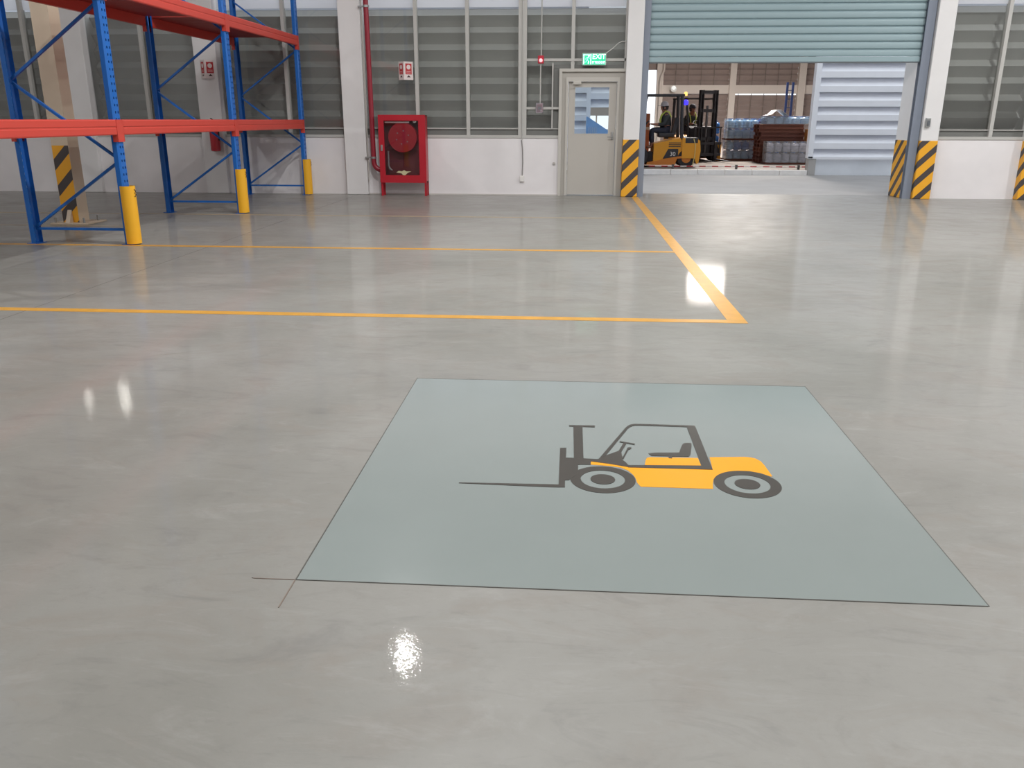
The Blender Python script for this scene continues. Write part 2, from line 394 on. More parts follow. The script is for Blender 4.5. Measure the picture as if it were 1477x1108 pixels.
# ceiling lamps
hb = [(.05, .42), (.09, .40), (.16, .30), (.19, .12), (.20, 0.0), (.185, 0.0), (.175, .11), (.05, .28)]
for i, (x, y, pw) in enumerate(LAMPS):
    t = thing('high_bay_or_fill_lamp', 'black bell-shaped high bay lamp hanging from the ceiling, most of the set added for light', 'ceiling lamp', (x, y, LAMP_Z), group='high bay lamps under the ceiling')
    MB().lathe(hb, 20, (x, y, LAMP_Z+.0)).build('lamp_shade', lamp_black, t, True)
    MB().tube([(x, y, LAMP_Z+.42), (x, y, 7.6)], .012, 6).build('hanging_rod', steel, t)
    L = bpy.data.lights.new('high_bay_or_fill_light', 'AREA'); L.shape = 'DISK'; L.size = .20; L.energy = pw; L.color = (1, .99, .985)
    lo = bpy.data.objects.new('high_bay_or_fill_light', L); COL.objects.link(lo); lo.location = (0, 0, .02); lo.parent = t

# ================================================================== FLOOR PAINT
ypaint = mat('yellow_floor_paint', (200, 148, 58), .35, grain=.10, scale=9)
def strip(label, pts, z=.0016, m=None):
    o = MB().prism(pts, 'z', 0, z).build('floor_line', m or ypaint, None, False, (pts[0][0], pts[0][1], 0)); return tag(o, label, 'floor line')
strip('thick yellow aisle line running from the striped column towards the viewer', [(1.165, 5.99), (1.30, 5.99), (1.275, 16.36), (1.15, 16.36)])
strip('nearest thin yellow floor line ending at the foot of the thick aisle line', [(-13, 5.98), (1.165, 5.99), (1.165, 6.09), (-13, 6.08)])
strip('middle thin yellow floor line starting at the front rack foot', [(-13, 9.33), (1.16, 9.36), (1.16, 9.455), (-13, 9.425)])
strip('faint third yellow floor line beside the second rack foot, near the wall', [(-13, 12.66), (1.155, 12.66), (1.155, 12.73), (-13, 12.73)], .0012, mat('worn_yellow_paint', (168, 148, 116), .4, grain=.12, scale=6))
strip('faint pale floor line behind the rack at the foot of the beige column', [(-13, 11.12), (-6.1, 11.12), (-6.1, 11.17), (-13, 11.17)], .0012, MATS['worn_yellow_paint'])
pan = thing('floor_sign', 'large grey-green painted floor square showing a yellow and black forklift symbol', 'floor sign', (.235, 3.39, 0))
pm = mat('grey_green_floor_paint', (140, 149, 147), .14, grain=.015, scale=3, coat=.3)
ink = mat('dark_sign_ink', (66, 63, 58), .3); ysign = mat('yellow_sign_paint', (244, 164, 10), .3)
MB().prism([(-.842, 2.302), (1.288, 2.302), (1.31, 4.485), (-.842, 4.475)], 'z', 0, .0016).build('painted_square', pm, pan)
em = mat('scribed_edge', (88, 88, 84), .7)
for a, b in (((-.846, 2.30), (-.843, 4.49)), ((-.846, 2.300), (1.285, 2.30)), ((1.289, 2.30), (1.312, 4.49)), ((-.846, 4.478), (1.313, 4.488))):
    A = Vector(a); B = Vector(b); d = (B-A).normalized(); n = Vector((-d.y, d.x))*.0017
    MB().prism([tuple(A-n), tuple(B-n), tuple(B+n), tuple(A+n)], 'z', 0, .0020).build('edge_line', em, pan)
tk = mat('faint_scribed_tick', (122, 108, 98), .7)
for q in ([(-.849, 2.14), (-.8455, 2.14), (-.8455, 2.30), (-.849, 2.30)], [(-.98, 2.2985), (-.846, 2.2985), (-.846, 2.301), (-.99, 2.301)]): MB().prism(q, 'z', 0, .0018).build('edge_line', tk, pan)
PICT = {
'fork_symbol': [[(-0.423, 3.078), (-0.022, 3.087), (-0.021, 3.481), (0.006, 3.483), (0.003, 3.062), (-0.043, 3.059), (-0.423, 3.071)]],
'mast_symbol': [[(0.038, 3.765), (0.081, 3.768), (0.081, 3.358), (0.04, 3.355)], [(0.018, 3.776), (0.141, 3.78), (0.139, 3.756), (0.018, 3.757)],
   [(0.004, 3.368), (0.04, 3.368), (0.112, 3.364), (0.146, 3.361), (0.145, 3.335), (0.111, 3.335), (0.111, 3.3), (0.057, 3.296), (0.057, 3.246), (0.052, 3.189), (0.03, 3.156), (0.02, 3.133), (0.003, 3.132), (0.002, 3.234)]],
'dashboard_symbol': [[(0.11, 3.362), (0.146, 3.363), (0.177, 3.405), (0.238, 3.464), (0.248, 3.456), (0.25, 3.397), (0.249, 3.36), (0.261, 3.337), (0.271, 3.304), (0.27, 3.285), (0.191, 3.313), (0.113, 3.335)],
   [(0.249, 3.583), (0.315, 3.556), (0.313, 3.541), (0.247, 3.57)], [(0.265, 3.563), (0.278, 3.558), (0.248, 3.451), (0.238, 3.464)],
   [(0.279, 3.507), (0.296, 3.51), (0.295, 3.493), (0.282, 3.481), (0.253, 3.371), (0.248, 3.379), (0.274, 3.48)]],
'cab_symbol': [[(0.147, 3.365), (0.285, 3.758), (0.298, 3.786), (0.312, 3.805), (0.331, 3.815), (0.369, 3.817), (0.619, 3.813), (0.616, 3.791), (0.579, 3.791), (0.373, 3.796), (0.338, 3.794), (0.322, 3.788), (0.308, 3.771), (0.295, 3.746), (0.177, 3.403)],
   [(0.578, 3.802), (0.619, 3.813), (0.62, 3.284), (0.611, 3.287), (0.579, 3.322)], [(0.265, 3.305), (0.579, 3.322), (0.617, 3.317), (0.62, 3.284), (0.267, 3.281)]],
'seat_symbol': [[(0.367, 3.442), (0.397, 3.453), (0.502, 3.463), (0.528, 3.56), (0.539, 3.58), (0.568, 3.582), (0.571, 3.568), (0.549, 3.446), (0.538, 3.42), (0.465, 3.415), (0.464, 3.394), (0.449, 3.396), (0.451, 3.419), (0.377, 3.417)]],
}
BODY = [(0.113, 3.334), (0.191, 3.313), (0.27, 3.284), (0.62, 3.282), (0.628, 3.421), (0.78, 3.436), (0.805, 3.432), (0.824, 3.421), (0.841, 3.389), (0.847, 3.344), (0.854, 3.235), (0.847, 3.231), (0.814, 3.263), (0.772, 3.281), (0.719, 3.281), (0.669, 3.26), (0.634, 3.23), (0.608, 3.187), (0.598, 3.141), (0.591, 3.091), (0.306, 3.091), (0.301, 3.107), (0.294, 3.129), (0.291, 3.175), (0.284, 3.206), (0.266, 3.25), (0.238, 3.278), (0.203, 3.29), (0.163, 3.296), (0.111, 3.302)]
SEATB = [(0.34, 3.314), (0.347, 3.361), (0.355, 3.392), (0.369, 3.402), (0.576, 3.408), (0.578, 3.326)]
def tri_mb(polys, z0, z1):
    mb = MB()
    for p in polys:
        bm = bmesh.new(); vs = [bm.verts.new((x, y, 0)) for x, y in p]; bm.faces.new(vs); bmesh.ops.triangulate(bm, faces=bm.faces[:])
        bm.verts.index_update(); top = [[v.index for v in fc.verts] for fc in bm.faces]; n = len(p)
        mb.add([(x, y, z1) for x, y in p]+[(x, y, z0) for x, y in p], top + [tuple(i+n for i in reversed(t)) for t in top] + [(i, (i+1) % n, (i+1) % n+n, i+n) for i in range(n)]); bm.free()
    return mb
tag(tri_mb([BODY, SEATB], .0010, .0026).build('body_symbol', ysign, pan), 'yellow forklift body symbol')
zk = 0
for k, v in PICT.items():
    f = MB()
    for p in v: g = tri_mb([p], .0010, .0032+zk*.00006); f.add(g.v, g.f); zk += 1
    f.build(k, ink, pan)
for cx, cy in ((.157, 3.152), (.736, 3.147)):
    w = MB().ring((cx, cy, 0), .090, .1325, .0010, .0031, 56).build('wheel_symbol', ink, pan)
    MB().lathe([(.05, .0010), (.05, .0031)], 40, (cx, cy, 0)).build('hub_symbol', ink, w)

# ================================================================== PALLET RACK
XF, XB = -5.08, -6.30
FR = [6.1, 9.5, 12.93, 16.30]
rk = thing('pallet_rack', 'tall empty pallet rack with blue uprights and orange-red beams at left', 'pallet rack', (XF, FR[1], 0))
def perforated():
    M = bpy.data.materials.new('perforated_blue_upright'); M.use_nodes = True; nt = M.node_tree; N = nt.nodes; L = nt.links
    b = N['Principled BSDF']; b.inputs['Base Color'].default_value = (*lin((22, 98, 180)), 1); b.inputs['Roughness'].default_value = .4
    t = N.new('ShaderNodeBsdfTransparent'); mx = N.new('ShaderNodeMixShader'); o = N['Material Output']
    uv = N.new('ShaderNodeAttribute'); uv.attribute_name = 'hole'; s = N.new('ShaderNodeSeparateXYZ'); L.new(uv.outputs['Vector'], s.inputs[0])
    def mth(op, a, c=0.):
        n = N.new('ShaderNodeMath'); n.operation = op
        for i, v in enumerate((a, c)):
            if isinstance(v, float): n.inputs[i].default_value = v
            else: L.new(v, n.inputs[i])
        return n.outputs[0]
    zf = mth('ABSOLUTE', mth('SUBTRACT', mth('FRACT', mth('DIVIDE', s.outputs[1], .075)), .5))
    k1 = mth('LESS_THAN', zf, .17); xf = mth('ABSOLUTE', mth('SUBTRACT', mth('ABSOLUTE', s.outputs[0]), .028))
    k2 = mth('LESS_THAN', xf, .010); k = mth('MULTIPLY', k1, k2)
    L.new(k, mx.inputs[0]); L.new(b.outputs[0], mx.inputs[1]); L.new(t.outputs[0], mx.inputs[2]); L.new(mx.outputs[0], o.inputs[0]); return M
upm = perforated()
UH = 4.6
def upright_mesh(sgn):
    # C section, web facing the aisle (sgn +1: towards +x), origin at foot; side walls carry no holes
    w, dpt, th = .14, .07, .004; x = sgn*dpt/2
    sec = [(-x, -w/2), (x-sgn*.018, -w/2), (x, -w/2+.018), (x, w/2-.018), (x-sgn*.018, w/2), (-x, w/2)]
    vs = []; fs = []; att = []
    for i in range(len(sec)-1):
        a, b = sec[i], sec[i+1]; n = len(vs); web = abs(a[0]-x) < 1e-6 and abs(b[0]-x) < 1e-6
        vs += [(a[0], a[1], 0), (b[0], b[1], 0), (b[0], b[1], UH), (a[0], a[1], UH)]; fs.append((n, n+1, n+2, n+3))
        for p, z in ((a, 0), (b, 0), (b, UH), (a, UH)): att.append((p[1] if web else .5, z, 0))
    me = bpy.data.meshes.new('upright'); me.from_pydata(vs, [], fs); me.materials.append(upm)
    at = me.attributes.new('hole', 'FLOAT_VECTOR', 'POINT'); at.data.foreach_set('vector', [c for a in att for c in a]); return me
umF, umB = upright_mesh(1), upright_mesh(-1)
guard_prof = [(.092*math.cos(math.radians(a)), .092*math.sin(math.radians(a))) for a in range(-115, 116, 23)]
gp = guard_prof + [(p[0]*.86, p[1]*.86) for p in reversed(guard_prof)]
lx, ly = XF, FR[1]
for y in FR:
    for xx, me in ((XF-.035, umF), (XB+.035, umB)):
        u = inst(me, 'upright', rk, (xx-lx, y-ly, .006))
        MB().box(-.07, .07, -.085, .085, -.006, 0).build('foot_plate', blue, None).parent = u
    # bracing
    nb, nf = XB+.06, XF-.06
    MB().bar((nb, y, .17), (nf, y, .17), .035, .028).build('horizontal_brace', blue, rk)
    zz = [.17, .95, 1.80, 2.62, 3.46, 4.3]
    for k in range(5):
        a = (nb if k % 2 == 0 else nf, y, zz[k]+.02); b = (nf if k % 2 == 0 else nb, y, zz[k+1]-.02)
        MB().bar(a, b, .033, .028).build('diagonal_brace', blue, rk)
    gm = MB().prism([(XF-.005+p[0], y+p[1]) for p in gp], 'z', .012, .665).build('post_guard', yellow, rk, True)
    tag(gm, 'yellow curved post guard')
    MB().tube([(XF+.087, y-.012, .545), (XF+.084, y+.028, .565), (XF+.087, y-.012, .585), (XF+.084, y+.028, .605), (XF+.087, y-.012, .625)], .006, 5).build('guard_mark', black, gm)
for x, sg in ((XF, 1), (XB, -1)):
    for z1 in (1.39, 2.86):
        z0 = z1-.165
        for i in range(3):
            ya, yb = FR[i]+.07, FR[i+1]-.07
            xo, xi = x+sg*.012, x-sg*.045
            pr = [(xi, z0), (xo-sg*.006, z0), (xo, z0+.012), (xo, z0+.070), (xo-sg*.005, z0+.076), (xo-sg*.005, z0+.088), (xo, z0+.094), (xo, z1-.012), (xo-sg*.006, z1), (xi+sg*.015, z1), (xi+sg*.015, z1-.035), (xi, z1-.035)]
            bm_ = MB().prism(pr, 'y', ya, yb).build('beam', red, rk)
            for yc, s2 in ((ya, -1), (yb, 1)):
                c = MB(); c.box(min(x+.004*sg, x+.014*sg), max(x+.004*sg, x+.014*sg), min(yc-.004*s2, yc+.07*s2), max(yc-.004*s2, yc+.07*s2), z0-.075, z1)
                c.box(min(x-.045*sg, x+.014*sg), max(x-.045*sg, x+.014*sg), min(yc-.005*s2, yc), max(yc-.005*s2, yc), z0-.075, z1); c.build('beam_connector', red, bm_)
deckm = mat('red_steel_deck', (150, 44, 36), .5)
for z in (1.39, 2.86):
    for i in range(3):
        n = 8; ya, yb = FR[i]+.09, FR[i+1]-.09; s = (yb-ya)/n
        for k in range(n): MB().box(XB+.03, XF-.03, ya+k*s+.004, ya+(k+1)*s-.004, z-.034, z-.004).build('deck_panel', deckm, rk)

# ================================================================== BEIGE STEEL COLUMN
bx, by = -6.94, 11.36
hc = thing('steel_column', 'beige steel column with hazard stripes on its lower front, behind the rack', 'column', (bx, by+.12, 0))
f = MB(); f.box(bx-.12, bx+.12, by, by+.014, .02, 7.6); f.box(bx-.12, bx+.12, by+.236, by+.25, .02, 7.6); f.box(bx-.12, bx-.108, by+.014, by+.236, .02, 7.6); f.box(bx+.108, bx+.12, by+.014, by+.236, .02, 7.6)
f.build('column_shaft', beige, hc)
MB().box(bx-.115, bx+.115, by-.003, by, .02, 1.05).build('hazard_stripes', hazard('hazard_beige_column', .05+bx*-1+by+.08, .35), hc)
MB().bbox(bx-.24, bx+.30, by-.12, by+.38, 0, .02, .004).build('base_plate', beige, hc)
MB().prism([(by-.003, .02), (by-.10, .02), (by-.003, .19)], 'x', bx-.03, bx+.03).build('gusset_plate', beige, hc)
for px, py in ((bx+.22, by-.06), (bx+.22, by+.3), (bx-.19, by-.06)):
    MB().tube([(px, py, .02), (px, py, .09)], .016, 8).build('anchor_bolt', steel, hc)

# ================================================================== FIRE EQUIPMENT
cab = thing('fire_hose_cabinet', 'red fire hose cabinet on legs with a glazed front by the wall', 'hose cabinet', (-3.18, 16.33, 0))
x0, x1, y0, y1, z0, z1 = -3.625, -2.745, 16.19, 16.46, .25, 1.475
MB().box(x0+.022, x1-.022, y1-.026, y1-.021, z0+.022, z1-.022).build('shaded_back', mat('shaded_cabinet_red', (112, 36, 46), .5), cab)  # added sheet in darker red, stands for the shade inside the cabinet
f = MB(); f.box(x0, x1, y1-.02, y1, z0, z1); f.box(x0, x0+.02, y0+.03, y1, z0, z1); f.box(x1-.02, x1, y0+.03, y1, z0, z1); f.box(x0, x1, y0+.03, y1, z0, z0+.02); f.box(x0, x1, y0+.03, y1, z1-.02, z1)
f.build('cabinet_body', redcab, cab)
f = MB(); f.box(x0-.005, x0+.10, y0, y0+.03, z0-.005, z1+.005); f.box(x1-.125, x1+.005, y0, y0+.03, z0-.005, z1+.005); f.box(x0+.10, x1-.125, y0, y0+.03, z0-.005, z0+.135); f.box(x0+.10, x1-.125, y0, y0+.03, z1-.10, z1+.005)
dr = f.build('cabinet_door', redcab, cab)
MB().box(x0+.10, x1-.125, y0+.012, y0+.017, z0+.135, z1-.10).build('door_glass', glass('cabinet_glass', (250, 246, 247), 1.4), dr)
MB().bbox(x0+.03, x0+.065, y0-.02, y0, .83, .94, .005).build('door_handle', steel, dr)
lg = mat('pale_sticker', (196, 188, 150), .5)
MB().prism([(-3.32, .435), (-3.27, .465), (-3.21, .455), (-3.17, .48), (-3.13, .455), (-3.03, .455), (-3.10, .43), (-3.15, .385), (-3.19, .385), (-3.22, .42)], 'y', y0+.008, y0+.012).build('emblem_sticker', lg, dr)
for lx_, ly_ in ((x0+.02, y0+.05), (x1-.02, y0+.05), (x0+.02, y1-.03), (x1-.02, y1-.03)):
    f = MB(); f.box(lx_-.022, lx_+.022, ly_-.022, ly_-.017, 0, z0); f.box(lx_-.022 if lx_ < -3.2 else lx_+.017, lx_-.017 if lx_ < -3.2 else lx_+.022, ly_-.022, ly_+.022, 0, z0); f.build('leg', redcab, cab)
rc = (-3.185, 16.31, 1.075)
reel = MB().lathe([(.05, -.075), (.27, -.075), (.275, -.065), (.10, -.06), (.10, .06), (.275, .065), (.27, .075), (.05, .075)], 32, rc, 'y').build('hose_reel', redcab, cab, True)
hs = MB()
for r, oy in ((.14, -.03), (.14, .02), (.18, -.03), (.18, .02), (.22, -.03), (.22, .02), (.25, -.03), (.25, .02)):
    hs.tube([(rc[0]+r*math.cos(a*math.pi/12), rc[1]+oy, rc[2]+r*math.sin(a*math.pi/12)) for a in range(25)], .02, 6, False)
hs.build('rubber_hose', mat('dark_hose', (110, 34, 40), .5), reel)
for a in range(6):
    q = math.radians(a*60+20); MB().lathe([(.012, -.084), (.012, -.074)], 8, (rc[0]+.12*math.cos(q), rc[1], rc[2]+.12*math.sin(q)), 'y').build('reel_bolt', steel, reel)
MB().tube([(x0+.12, 16.222, 1.345), (x1-.30, 16.222, 1.345)], .016, 8).build('supply_pipe', mat('bright_pipe', (214, 208, 206), .25, metal=.4), cab, True)
MB().lathe([(.018, -.03), (.034, -.03), (.034, .02), (.018, .02)], 10, (x1-.20, 16.245, 1.37), 'y').build('valve_wheel', mat('pale_valve', (200, 205, 200), .4), cab, True)
MB().tube([(-3.47, 16.25, .83), (-3.47, 16.25, .56), (-3.45, 16.25, .50), (-3.40, 16.25, .47)], [.018, .018, .024, .012], 8).build('hose_nozzle', steel, cab, True)

pp = thing('fire_pipe', 'red vertical fire pipe bending into the hose cabinet', 'pipe', (-3.78, 16.33, .45))
pr = .047; pts = [(-3.80, 16.34, 4.28), (-3.775, 16.34, .62)]+[(-3.775+.15*(1-math.cos(a)), 16.34, .62-.15*math.sin(a)) for a in [math.pi/2*i/7 for i in range(1, 8)]]+[(-3.628, 16.34, .47)]
MB().tube(pts, pr, 14).build('pipe_run', mat('dark_red_pipe', (146, 36, 52), .35), pp, True)
for z in (.70, 3.36):
    f = MB(); f.box(-3.95, -3.80, 16.36, 16.40, z-.012, z+.012); f.ring((-3.777 if z < 1 else -3.79, 16.34, z), .047, .056, -.018, .018, 16); f.build('pipe_clamp', steel, pp)
MB().tube([(-3.905, 16.425, .25), (-3.905, 16.425, 4.3)], .012, 8).build('conduit', cream, None, False, (-3.905, 16.425, .25)); tag(bpy.context.scene.collection.objects[-1], 'thin cream conduit running down the white column beside the red pipe', 'conduit')

def fire_sign(name_label, c, halfw, h, parent_y, kind):
    t = thing('fire_sign', name_label, 'sign', c)
    sw = mat('sign_white', (226, 214, 212), .45); sr = mat('sign_red', (186, 40, 48), .45); sk = mat('sign_dark', (70, 40, 44), .5)
    for side in (-1, 1):
        # two boards folded into a V pointing at the viewer
        w = halfw*(.85 if side < 0 else 1.15); a = math.radians(38)*side
        xd = Vector((math.cos(a), math.sin(a)*1.0, 0)) if side > 0 else Vector((math.cos(a), math.sin(a), 0))
        xd = Vector((math.cos(a), abs(math.sin(a))*side, 0)); n = Vector((xd.y, -xd.x, 0))
        apex = Vector((c[0]-.02, c[1]-.0, c[2]))
        def P(u, v, d): return apex + xd*u*side*1.0*(1) + Vector((0, 0, v)) + n*d
        def quad(u0, u1, v0, v1, d0, d1):
            xs = sorted((u0, u1)); pts = []
            for d in (d0, d1):
                for v in (v0, v1):
                    for u in xs: q = apex + Vector((side*abs(math.cos(a))*u, abs(math.sin(a))*u, v)) + Vector((side*abs(math.sin(a))*1, -abs(math.cos(a)), 0))*d; pts.append(q)
            return MB().add(pts, [(0, 2, 3, 1), (4, 5, 7, 6), (0, 1, 5, 4), (2, 6, 7, 3), (0, 4, 6, 2), (1, 3, 7, 5)])
        b = quad(0, w, -h/2, h/2, 0, .005).build('sign_board', sw, t)
        quad(w*.16, w*.84, -h*.20, h*.40, .005, .006).build('red_field', sr, b)
        el = []
        for i in range(16):
            q = 2*math.pi*i/16; u = w*.5+w*.22*math.cos(q); v = h*.20+h*.13*math.sin(q); el.append(apex + Vector((side*abs(math.cos(a))*u, abs(math.sin(a))*u, v)) + Vector((side*abs(math.sin(a)), -abs(math.cos(a)), 0))*.0068)
        MB().add(el, [tuple(range(16))]).build('pictogram', sw, b)
        for v in (-.04, -.12): quad(w*.26, w*.74, h*(v-.022), h*(v+.022), .006, .0066).build('lettering_bar', mat('sign_pink', (214, 150, 150), .5), b)
        tri = [apex + Vector((side*abs(math.cos(a))*u, abs(math.sin(a))*u, v)) + Vector((side*abs(math.sin(a)), -abs(math.cos(a)), 0))*.006 for u, v in ((w*.5, -h*.24), (w*.28, -h*.36), (w*.72, -h*.36))]
        MB().add(tri, [(0, 1, 2)]).build('arrow', sk, b)
    return t
fire_sign('white and red folded fire sign on the window above the hose cabinet', (-3.135, YW-.10, 2.265), .165, .32, YW, 0)
fire_sign('white and red folded fire sign on the white column behind the rack', (-6.90, 16.35, 2.29), .165, .33, 16.45, 1)
ex = thing('fire_extinguisher', 'red fire extinguisher hung low on the white column behind the rack', 'extinguisher', (-6.86, 16.35, .80))
MB().lathe([(.03, .80), (.085, .81), (.09, .85), (.09, 1.19), (.075, 1.25), (.03, 1.29), (.028, 1.33)], 18, (-6.86, 16.35, 0)).build('cylinder_body', redcab, ex, True)
f = MB(); f.cbox((-6.86, 16.33, 1.36), (.035, .07, .05)); f.bar((-6.86, 16.33, 1.385), (-6.86, 16.24, 1.41), .02, .012); f.build('valve_head', black, ex)
MB().tube([(-6.86, 16.31, 1.35), (-6.79, 16.29, 1.33), (-6.755, 16.31, 1.2), (-6.76, 16.31, 1.0)], .012, 7).build('discharge_hose', black, ex, True)
MB().box(-6.90, -6.82, 16.43, 16.452, 1.0, 1.3).build('wall_bracket', steel, ex)

# alarm sounder, call point and conduits
bl = thing('alarm_strobe', 'red fire alarm strobe on the upper window rail', 'alarm', (-.605, YW-.03, 2.455))
MB().bbox(-.66, -.55, YW-.075, YW-.02, 2.385, 2.525, .012).build('alarm_housing', mat('alarm_red', (190, 40, 60), .35), bl)
MB().lathe([(.004, -.105), (.03, -.098), (.034, -.075)], 14, (-.605, YW, 2.44), 'y').build('strobe_lens', emis('strobe_pink', (255, 200, 205), .6), bl, True)
cp = thing('manual_call_point', 'red manual fire call point with clear cover on the lower window rail', 'call point', (-.62, YW-.03, 1.6))
MB().bbox(-.675, -.565, YW-.06, YW-.02, 1.53, 1.68, .01).build('call_point_body', mat('alarm_red', (190, 40, 60), .35), cp)
MB().bbox(-.69, -.55, YW-.085, YW-.06, 1.515, 1.70, .008).build('clear_cover', glass('clear_cover', (240, 225, 228), 1.5, film=.22), cp)
MB().box(-.65, -.59, YW-.064, YW-.06, 1.58, 1.63).build('press_panel', mat('sign_dark', (70, 40, 44), .5), cp)
MB().box(-.60, -.58, YW-.0645, YW-.06, 1.545, 1.575).build('white_tab', mat('sign_white', (226, 214, 212), .45), cp)
cond = mat('pale_conduit', (186, 186, 182), .4)
for lab, pts in (('pale vertical conduit rising from the alarm strobe', [(-.60, YW-.035, 2.525), (-.592, YW-.035, 4.3)]), ('pale vertical conduit between strobe and call point', [(-.61, YW-.035, 1.68), (-.607, YW-.035, 2.385)]),
                 ('pale conduit tube fixed along the double window mullion', [(-.945, YW-.02, 1.03), (-.945, YW-.02, 4.2)])):
    tag(MB().tube(pts, .011, 8).build('conduit', cond, None, True, pts[0]), lab, 'conduit')
ob = thing('wall_outlet', 'white wall outlet box at the end of a grey cable under the window', 'outlet', (-.945, YW-.03, .3))
MB().bbox(-.985, -.905, YW-.05, YW, .26, .37, .008).build('outlet_box', mat('outlet_white', (228, 226, 222), .4), ob)
MB().tube([(-.94, YW-.02, .37), (-.93, YW-.02, .6), (-.935, YW-.02, .85), (-.955, YW-.02, 1.03)], .010, 8).build('feed_cable', mat('grey_cable', (140, 138, 136), .5), ob, True)
kn = thing('wall_button', 'small grey round button low on the wall left of the exit door', 'button', (-.335, YW-.01, .6))
MB().lathe([(.02, -.03), (.026, -.02), (.026, 0)], 14, (-.335, YW, .6), 'y').build('button_body', mat('button_grey', (176, 172, 168), .5), kn, True)
sb = thing('switch_box', 'small grey shutter control box on the right column', 'switch', (6.44, 16.38, 1.36))
MB().bbox(6.395, 6.475, 16.35, 16.4, 1.285, 1.445, .006).build('switch_plate', steel, sb)
MB().bbox(6.412, 6.458, 16.338, 16.352, 1.31, 1.40, .004).build('switch_panel', mat('switch_dark', (96, 100, 106), .4), sb)

# exit sign
es = thing('exit_sign', 'lit green exit sign with running figure and white EXIT letters above the door', 'exit sign', (.372, YW-.06, 2.36))
ex0, ex1, ez0, ez1 = .155, .592, 2.352, 2.562; ey = YW-.085
MB().bbox(ex0, ex1, ey, ey+.05, ez0, ez1, .006).build('sign_case', mat('sign_case_grey', (176, 206, 194), .4), es)
MB().box(ex0+.015, ex1-.015, ey-.003, ey, ez0+.014, ez1-.018).build('green_panel', emis('exit_green', (40, 205, 150), .55), es)
ew = emis('exit_white', (226, 255, 244), 1.6)
text_mb('EXIT', .118, (.458, ey-.005, 2.497)).build('exit_lettering', ew, es)
text_mb('ทางออก', .075, (.455, ey-.005, 2.405)).build('thai_lettering', ew, es)
rm = MB(); rm.lathe([(.001, -.006), (.014, -.006), (.014, -.003)], 12, (.275, ey, 2.515), 'y')
def q2(a, b, w): rm.bar((a[0], ey-.005, a[1]), (b[0], ey-.005, b[1]), w, .003)
q2((.265, 2.50), (.245, 2.445), .03); q2((.262, 2.495), (.29, 2.47), .012); q2((.262, 2.495), (.225, 2.475), .012); q2((.225, 2.475), (.215, 2.45), .011)
q2((.245, 2.45), (.275, 2.42), .016); q2((.275, 2.42), (.265, 2.38), .014); q2((.243, 2.445), (.225, 2.41), .016); q2((.225, 2.41), (.195, 2.405), .014)
rm.build('running_figure', ew, es)
f = MB(); f.box(.178, .19, ey-.006, ey-.003, 2.375, 2.535); f.box(.178, .318, ey-.006, ey-.003, 2.526, 2.535); f.box(.306, .318, ey-.006, ey-.003, 2.375, 2.535); f.build('doorway_symbol', ew, es)
MB().tube([(.585, ey+.02, 2.56), (.70, YW-.03, 2.64), (.80, YW-.03, 2.73), (.86, YW-.03, 2.76), (.95, YW-.03, 2.765)], .009, 8).build('sign_cable', cond, es, True)

# twin spot lamp high on the left wall (seen mirrored in the floor)
for i, (x, z) in enumerate(((-9.42, 4.29), (-10.19, 4.26))):
    t = thing('wall_flood_lamp', ['right flood lamp high on the back wall, left bay', 'left flood lamp high on the back wall, left bay'][i], 'wall lamp', (x, YW-.15, z))
    MB().bbox(x-.10, x+.10, YW-.16, YW, z-.07, z+.07, .01).build('lamp_body', lamp_black, t)
    MB().box(x-.085, x+.085, YW-.166, YW-.16, z-.055, z+.055).build('lamp_lens', emis('flood_white', (255, 250, 240), 45), t)

# ================================================================== YARD AND WAREHOUSE ACROSS IT
YK = 23.4; ZF = .13
louv_w = mat('white_louver_cladding', (238, 240, 246), .5, grain=.02, scale=3)
tag(MB().box(-20, 32, YK+.14, 50.4, -.2, ZF).build('warehouse_floor', slabm), kind='structure')
kb = thing('kerb', 'pale kerb of separate stones along the edge of the warehouse floor', 'kerb', (4, YK, 0))
kerbm = mat('kerb_white', (242, 238, 234), .7, grain=.06, scale=6)
for k in range(8):
    xa = 6.265-(k+1)*.72
    MB().bbox(xa+.006, xa+.714, YK, YK+.14, -.01, ZF, .006).build('kerb_stone', kerbm, kb)
P = .354
def clad(label, x0, x1, z0, z1, frame_left=False, frame_right=False):
    wh = thing('louvered_cladding', label, 'cladding', ((x0+x1)/2, YK, z0))
    z = z0
    while z < z1-.05:
        t = min(z+P, z1)
        prof = [(YK+.02, z), (YK+.23, z+.21), (YK+.02, z+.214), (YK+.02, t+.004)]
        MB().sheet(prof, 'x', x0, x1, .006).build('louver_blade', louv_w, wh); z = t
    if frame_left: MB().box(x0-.125, x0+.01, YK-.03, YK+.2, z0-.03, z1).build('cladding_trim', louv_w, wh)
    if frame_right: MB().box(x1-.01, x1+.1, YK-.03, YK+.2, z0-.03, z1).build('cladding_trim', louv_w, wh)
    return wh
wh = clad('white louvred cladding filling the right half of the open shutter', 6.35, 20, .47, 6.5, True)
MB().box(6.24, 20, YK-.03, YK+.03, .43, .48).build('cladding_sill', louv_w, wh)
MB().box(6.46, 20, YK+.06, YK+.25, 0, .44).build('plinth_wall', mat('plinth_paint', (224, 229, 236), .7, grain=.05, scale=2), wh)
MB().bbox(6.27, 6.46, YK-.01, YK+.3, 0, .44, .01).build('concrete_pier', mat('pier_concrete', (176, 174, 172), .8), wh)
clad('white louvred cladding across the yard, left of the blue cover', -18, .37, .10, 6.5, False, True)
clad('white louvred cladding above the blue cover across the yard', .47, 1.70, 1.71, 6.5, False, True)
wh = clad('white louvred cladding high above the warehouse opening', 1.80, 6.22, 4.05, 6.5)
MB().box(1.78, 6.24, YK, YK+.2, 3.95, 4.07).build('front_lintel', louv_w, wh)
